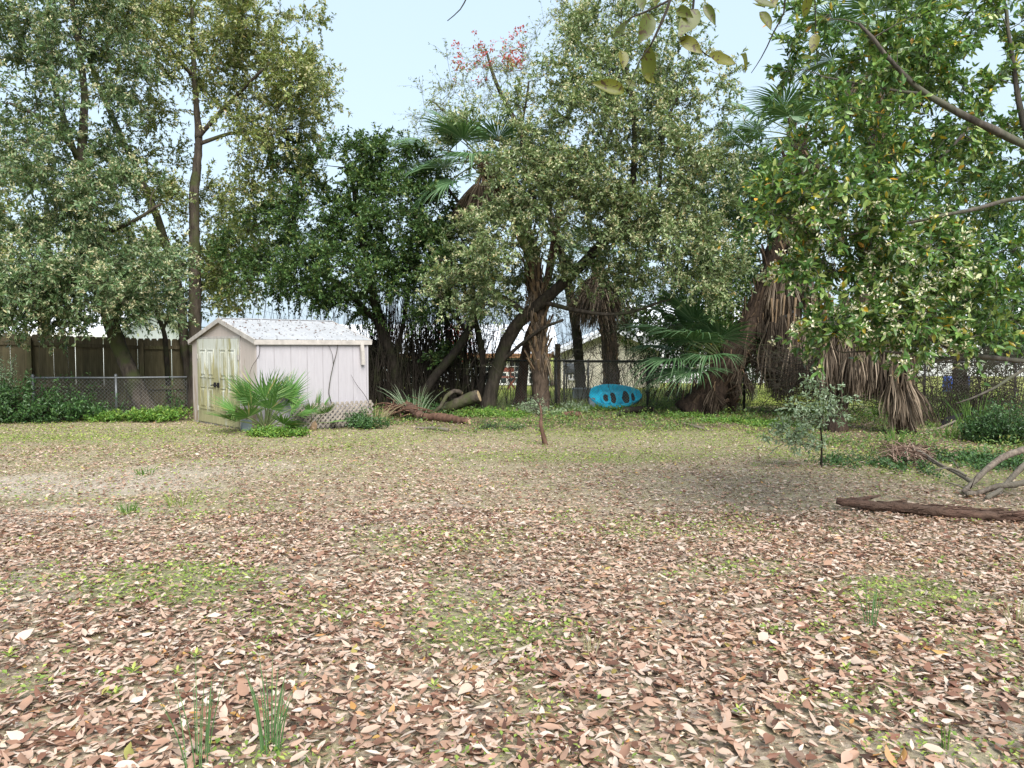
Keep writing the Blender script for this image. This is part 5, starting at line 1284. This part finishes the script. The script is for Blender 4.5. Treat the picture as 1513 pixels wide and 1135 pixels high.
bush('bush', 'pale sprig-leaved shrub poking up behind the left bush', 'bush', [(5,545,16.0,22,28,.3,26)], M['sapling'], (.06,.024), 24, 42)
bush('bush', 'thin weedy shrub along the low wire fence at left', 'bush', [(110,575,16.4,50,24,.3,26),(150,596,16.3,40,18,.3,26),(255,585,16.6,22,30,.3,16)], M['bush'], (.06,.026), 16, 43)
bush('ground_cover', 'bright green low weeds along the foot of the left fence', 'weeds', [(225,612,16.0,60,10,.5,110),(160,616,15.9,40,8,.4,50)], M['weed'], (.06,.035), 26, 44)
bush('ground_cover', 'bright green weeds at the foot of the small palm', 'weeds', [(395,641,13.3,40,7,.3,90),(430,638,13.4,28,6,.25,40)], M['weed'], (.05,.03), 26, 45)
bush('bush', 'weedy shrub at the right end of the lattice', 'bush', [(530,617,14.9,24,14,.3,40),(545,624,14.6,40,8,.3,50)], M['bush'], (.055,.026), 24, 46)
bush('bush', 'tangled weeds behind the root clump', 'bush', [(612,600,17.6,40,18,.5,60),(640,606,17.4,34,12,.4,50)], M['bush'], (.07,.026), 22, 47)
bush('ground_cover', 'yellow-green weeds under the leaning centre trunk', 'weeds', [(710,612,17.0,50,9,.5,80),(750,616,16.8,40,8,.4,60)], M['weed'], (.06,.028), 22, 48)
bush('bush', 'sparse dark twiggy shrub in the grass left of the dead stem', 'bush', [(725,636,14.5,32,16,.35,46),(762,640,14.4,22,14,.3,26)], M['bush'], (.03,.012), 14, 49)
bush('bush', 'blue-green weeds around the foot of the centre palm', 'bush', [(785,600,17.7,26,16,.3,40),(850,606,18.4,28,14,.3,40),(810,612,17.6,30,8,.3,36)], M['sapling'], (.06,.026), 20, 50)
bush('ground_cover', 'green weeds at the foot of the leaning palm', 'weeds', [(1080,626,15.6,60,9,.6,90),(1010,618,16.6,40,7,.4,50),(1140,634,14.9,50,9,.5,70)], M['weed'], (.05,.028), 24, 51)
bush('ground_cover', 'low dark green weeds around the blue-green sapling', 'weeds', [(1235,690,10.0,36,9,.6,40),(1280,690,10.2,50,8,1.0,40),(1345,706,9.6,60,5,1.0,36)], M['bush'], (.042,.022), 16, 52)
bush('ground_cover', 'green weeds behind the dead forked branch', 'weeds', [(1430,692,10.2,55,8,1.2,60),(1500,690,10.0,60,14,1.2,80)], M['bush'], (.05,.024), 18, 53)
bush('bush', 'ferny green bush at the right edge by the wire fence', 'bush', [(1490,620,12.4,50,32,.6,130),(1450,632,12.6,30,20,.4,60)], M['bush'], (.06,.022), 28, 54)
bush('bush', 'yellow-green weeds along the fence right of the kayak', 'bush', [(970,598,19.0,30,14,.3,50),(1005,590,20,36,20,.4,50),(870,604,18.7,24,6,.2,26),(920,608,18.5,40,4,.2,36)], M['weed'], (.06,.03), 18, 55)
bush('bush', 'overgrown hedge weeds on the far side of the right fence', 'bush', [(1460,600,16.8,70,30,.5,90),(1400,600,17.2,50,26,.4,60),(1300,610,17.0,60,20,.4,50),(1190,606,17.6,50,20,.4,40)], M['weed'], (.06,.028), 16, 56)
bush('bush', 'dense dark shrubs behind the young palm and the leaning trunk', 'bush', [(1010,490,21.0,70,45,.6,90),(1095,520,20.2,60,55,.6,80),(960,520,21.2,34,34,.5,30)], M['bush'], (.10,.05), 22, 60)
# low weeds scattered under the trees
rng = np.random.default_rng(77); q = MB(); n = 5200
wx = rng.uniform(-4, 10.5, n); wy = rng.uniform(9.2, 19.2, n)
ok = (rng.random(n) < dark_soil_mask(wx, wy)*(.15+1.3*np.clip(vnoise(wx, wy, .8, 6)-.25, 0, 1)))
wx, wy = wx[ok], wy[ok]; n = len(wx); k = 14
hh = rng.uniform(.04, .2, n)
pos = np.repeat(np.stack([wx, wy, gz(wx, wy)], 1), k, 0); o = rng.normal(0, .07, (n*k, 3)); o[:, 2] = rng.random(n*k)*np.repeat(hh, k); pos = pos+o
leaf_geo(q, pos, rdir(n*k, rng)+[0,0,.4], unit(rdir(n*k, rng)*.6+[0,-.2,.9]), rng.uniform(.025, .075, n*k), rng.uniform(.014, .035, n*k), .15, .15, 'q')
tag(q.build('weeds', M['bush2']), 'straggling low green weeds on the dark soil under the trees', 'weeds', kind='stuff')
# blue-green sapling
b0 = G(1213, 694); d0 = b0[1]
sap = grow_tree('sapling', 'young blue-green sapling standing before the straw-skirted palm', 'sapling',
  [[(1213,694,d0,.012),(1214,660,d0,.011),(1212,630,d0,.009),(1208,590,d0,.005),(1212,565,d0,.003)]],
  [(1185,620,d0,40,26,.3,16),(1215,585,d0,34,22,.25,12),(1165,648,d0,34,14,.25,8),(1235,610,d0,26,24,.25,6),(1190,660,d0,36,12,.25,7)], M['sapling'], M['bark_dark'], (.055,.022), (5,8,.17), kind='h', seed=57, branch_r=.004)
# grass clumps
def clump(label, g_, n, h, w, spread, m, seed, lean=.25, group=None, name='grass_clump'):
    rng = np.random.default_rng(seed); q = MB()
    for i in range(n):
        a = rng.random()*6.283; s = np.array([math.cos(a), math.sin(a), 0]); o = s*spread*math.sqrt(rng.random()); L_ = h*rng.uniform(.55, 1.1); k = lean*rng.uniform(.2, 1.6)
        tip = o+s*k*L_+np.array([0,0,L_*(1-.25*k)]); mid = o+s*k*L_*.3+np.array([0,0,L_*.62])
        p = bez(o+np.array([0,0,-.01]), mid, tip, 6); q.tube(p, w*np.array([.9,1,.9,.75,.5,.12]), 4, False)
    o = q.build(name, m); o.location = g_; tag(o, label, 'grass', group); return o
clump('thin upright onion grass at the bottom edge, left clump', G(292,1132), 15, .40, .0022, .045, M['onion'], 1, .22, 'foreground onion grass')
clump('denser upright onion grass clump right of the bottom-left one', G(400,1108), 17, .36, .0030, .04, M['onion'], 2, .25, 'foreground onion grass')
clump('small upright grass tuft in the leaves at right', G(1286,925), 9, .26, .003, .03, M['onion'], 3, .2)
clump('single short green shoot near the bottom right', G(1397,1104), 4, .09, .003, .012, M['green_grass'], 4, .12)
clump('tall green grass clump by the right fence post', G(1438,648), 60, .75, .006, .16, M['green_grass'], 5, .3)
clump('yellow-green grass tuft behind the black scrap', G(1400,648), 30, .35, .006, .16, M['weed'], 6, .5)
clump('green grass tuft before the palm stump', G(1322,655), 34, .3, .005, .12, M['green_grass'], 7, .5)
clump('small bright grass tuft in the sandy ground at left', G(189,757), 40, .11, .003, .08, M['green_grass'], 8, .7)
clump('small grass tuft beyond the left sandy patch', G(214,700), 26, .10, .004, .10, M['green_grass'], 9, .7)
clump('pale tall weeds left of the root clump', G(612,618), 36, .8, .006, .22, M['sapling'], 10, .55)
clump('grassy weeds at the right end of the shed', G(552,628), 40, .5, .005, .25, M['straw'], 11, .7)
clump('spiky grass tuft in the leaf litter, centre', G(873,965), 10, .12, .003, .03, M['straw'], 12, .3)
clump('bent grass tuft at the right edge', G(1502,925), 18, .16, .003, .05, M['straw'], 13, .6)
clump('sparse yellowish tuft in the sandy middle left', G(270,745), 24, .16, .003, .16, M['moss'], 14, .7)
# small light-green seedlings in the front litter
def seedling(label, px, py, s):
    g_ = G(px, py); q = MB(); n = 9; a = np.arange(n)*2.4
    leaf_geo(q, np.tile([0,0,.012], (n,1))+np.stack([np.cos(a)*.004, np.sin(a)*.004, np.linspace(0,.02,n)], 1), np.stack([np.cos(a), np.sin(a), np.linspace(.25,1.4,n)], 1), np.tile([0,0,1.], (n,1))+.1*RNG.normal(size=(n,3)), s, s*.42, .15, .2, 'h')
    o = q.build('seedling', M['moss']); o.location = (g_[0], g_[1], gz(g_[0], g_[1])+.012); tag(o, label, 'seedling', 'seedlings in the leaf litter')
for lb, px, py, s in (('upper light-green seedling left of the onion grass',197,1000,.045),('lower light-green seedling left of the onion grass',170,1036,.04),('light-green seedling above the dense onion grass',290,976,.04),('tiny seedling beside the left onion grass',262,1001,.03),('pale seedling at the left edge among leaves',14,978,.045),('seedling in the litter at lower centre',640,1020,.035),('bright seedling right of the bottom centre',1092,1063,.03),('seedling near the green patch, lower right',1250,1000,.035)): seedling(lb, px, py, s)
# bare stems and brush between the trunks
rng = np.random.default_rng(5); q = MB(); n = 900
px = np.concatenate([rng.uniform(548, 712, 740), rng.uniform(360, 560, 160)]); d = rng.uniform(18.8, 20.2, n)
P0 = np.array([P(a, 560, b) for a, b in zip(px, d)]); P0[:, 2] = 0
P2 = P0+np.stack([rng.normal(0, .35, n), rng.normal(0, .2, n), rng.uniform(1.2, 3.4, n)], 1); P1 = (P0+P2)/2+rng.normal(0, .12, (n, 3))
twigs(q, P0, P1, P2, rng.uniform(.006, .018, n))
a = rng.integers(0, n, 2600); f = rng.random(2600)[:, None]; S = (1-f)**2*P0[a]+2*f*(1-f)*P1[a]+f*f*P2[a]; e = S+rng.normal(0, .32, (2600, 3))+[0,0,.1]; e[:, 2] = np.maximum(e[:, 2], .05)
twigs(q, S, (S+e)/2+rng.normal(0, .05, (2600, 3)), e, .004)
tag(q.build('brushwood', M['bark_dark']), 'dark tangle of bare stems between the shed and the leaning trunk', 'brush', kind='stuff')
rng = np.random.default_rng(8); q = MB(); n = 1500
P0 = np.array([P(a, b, c) for a, b, c in zip(rng.uniform(690, 1110, n), rng.uniform(400, 560, n), rng.uniform(17.6, 20.5, n))]); e = P0+np.stack([rng.normal(0, .35, n), rng.normal(0, .25, n), -np.abs(rng.normal(.1, .4, n))], 1); e[:, 2] = np.maximum(e[:, 2], .03)
twigs(q, P0, (P0+e)/2+rng.normal(0, .10, (n, 3)), e, rng.uniform(.003, .009, n))
n = 150; P0 = np.array([P(a, 560, c) for a, c in zip(rng.uniform(700, 1010, n), rng.uniform(19.6, 21.0, n))]); P0[:, 2] = 0; P2 = P0+np.stack([rng.normal(0, .4, n), rng.normal(0, .2, n), rng.uniform(.7, 3.0, n)], 1)
twigs(q, P0, (P0+P2)/2+rng.normal(0, .15, (n, 3)), P2, rng.uniform(.004, .013, n))
tag(q.build('brushwood', M['bark_grey']), 'grey bare twigs hanging under the centre tree above the kayak', 'brush', kind='stuff')
rng = np.random.default_rng(6); q = MB(); n = 2200
P0 = np.array([P(a, b, c) for a, b, c in zip(rng.uniform(1130, 1520, n), rng.uniform(515, 600, n), rng.uniform(14.5, 16.8, n))]); e = P0+rng.normal(0, .35, (n, 3))*[1.3,.6,.7]; e[:, 2] = np.maximum(e[:, 2], .03)
twigs(q, P0, (P0+e)/2+rng.normal(0, .06, (n, 3)), e, rng.uniform(.003, .008, n))
n = 120; P0 = np.array([P(a, 600, b) for a, b in zip(rng.uniform(1360, 1520, n), rng.uniform(14.5, 16.5, n))]); P0[:, 2] = 0; P2 = P0+np.stack([rng.normal(0, .3, n), rng.normal(0, .2, n), rng.uniform(.6, 1.9, n)], 1)
twigs(q, P0, (P0+P2)/2+rng.normal(0, .08, (n, 3)), P2, rng.uniform(.005, .014, n))
tag(q.build('brushwood', M['bark_dark']), 'fine bare twigs tangled along the right wire fence', 'brush', kind='stuff')
bush('bush', 'yellow-green leafy vine tree hanging left of the leaning palm trunk', 'bush', [(1075,400,18.2,55,45,.7,120),(1040,440,18.4,50,35,.6,80),(1110,330,18.2,30,40,.5,40)], M['right'], (.10,.055), 20, 59, stem=False)
# red-leaved shrub far behind
bush('bush', 'reddish shrub glimpsed behind the crooked evergreen', 'bush', [(672,478,23.0,36,24,.6,60)], M['red'], (.09,.05), 20, 58)
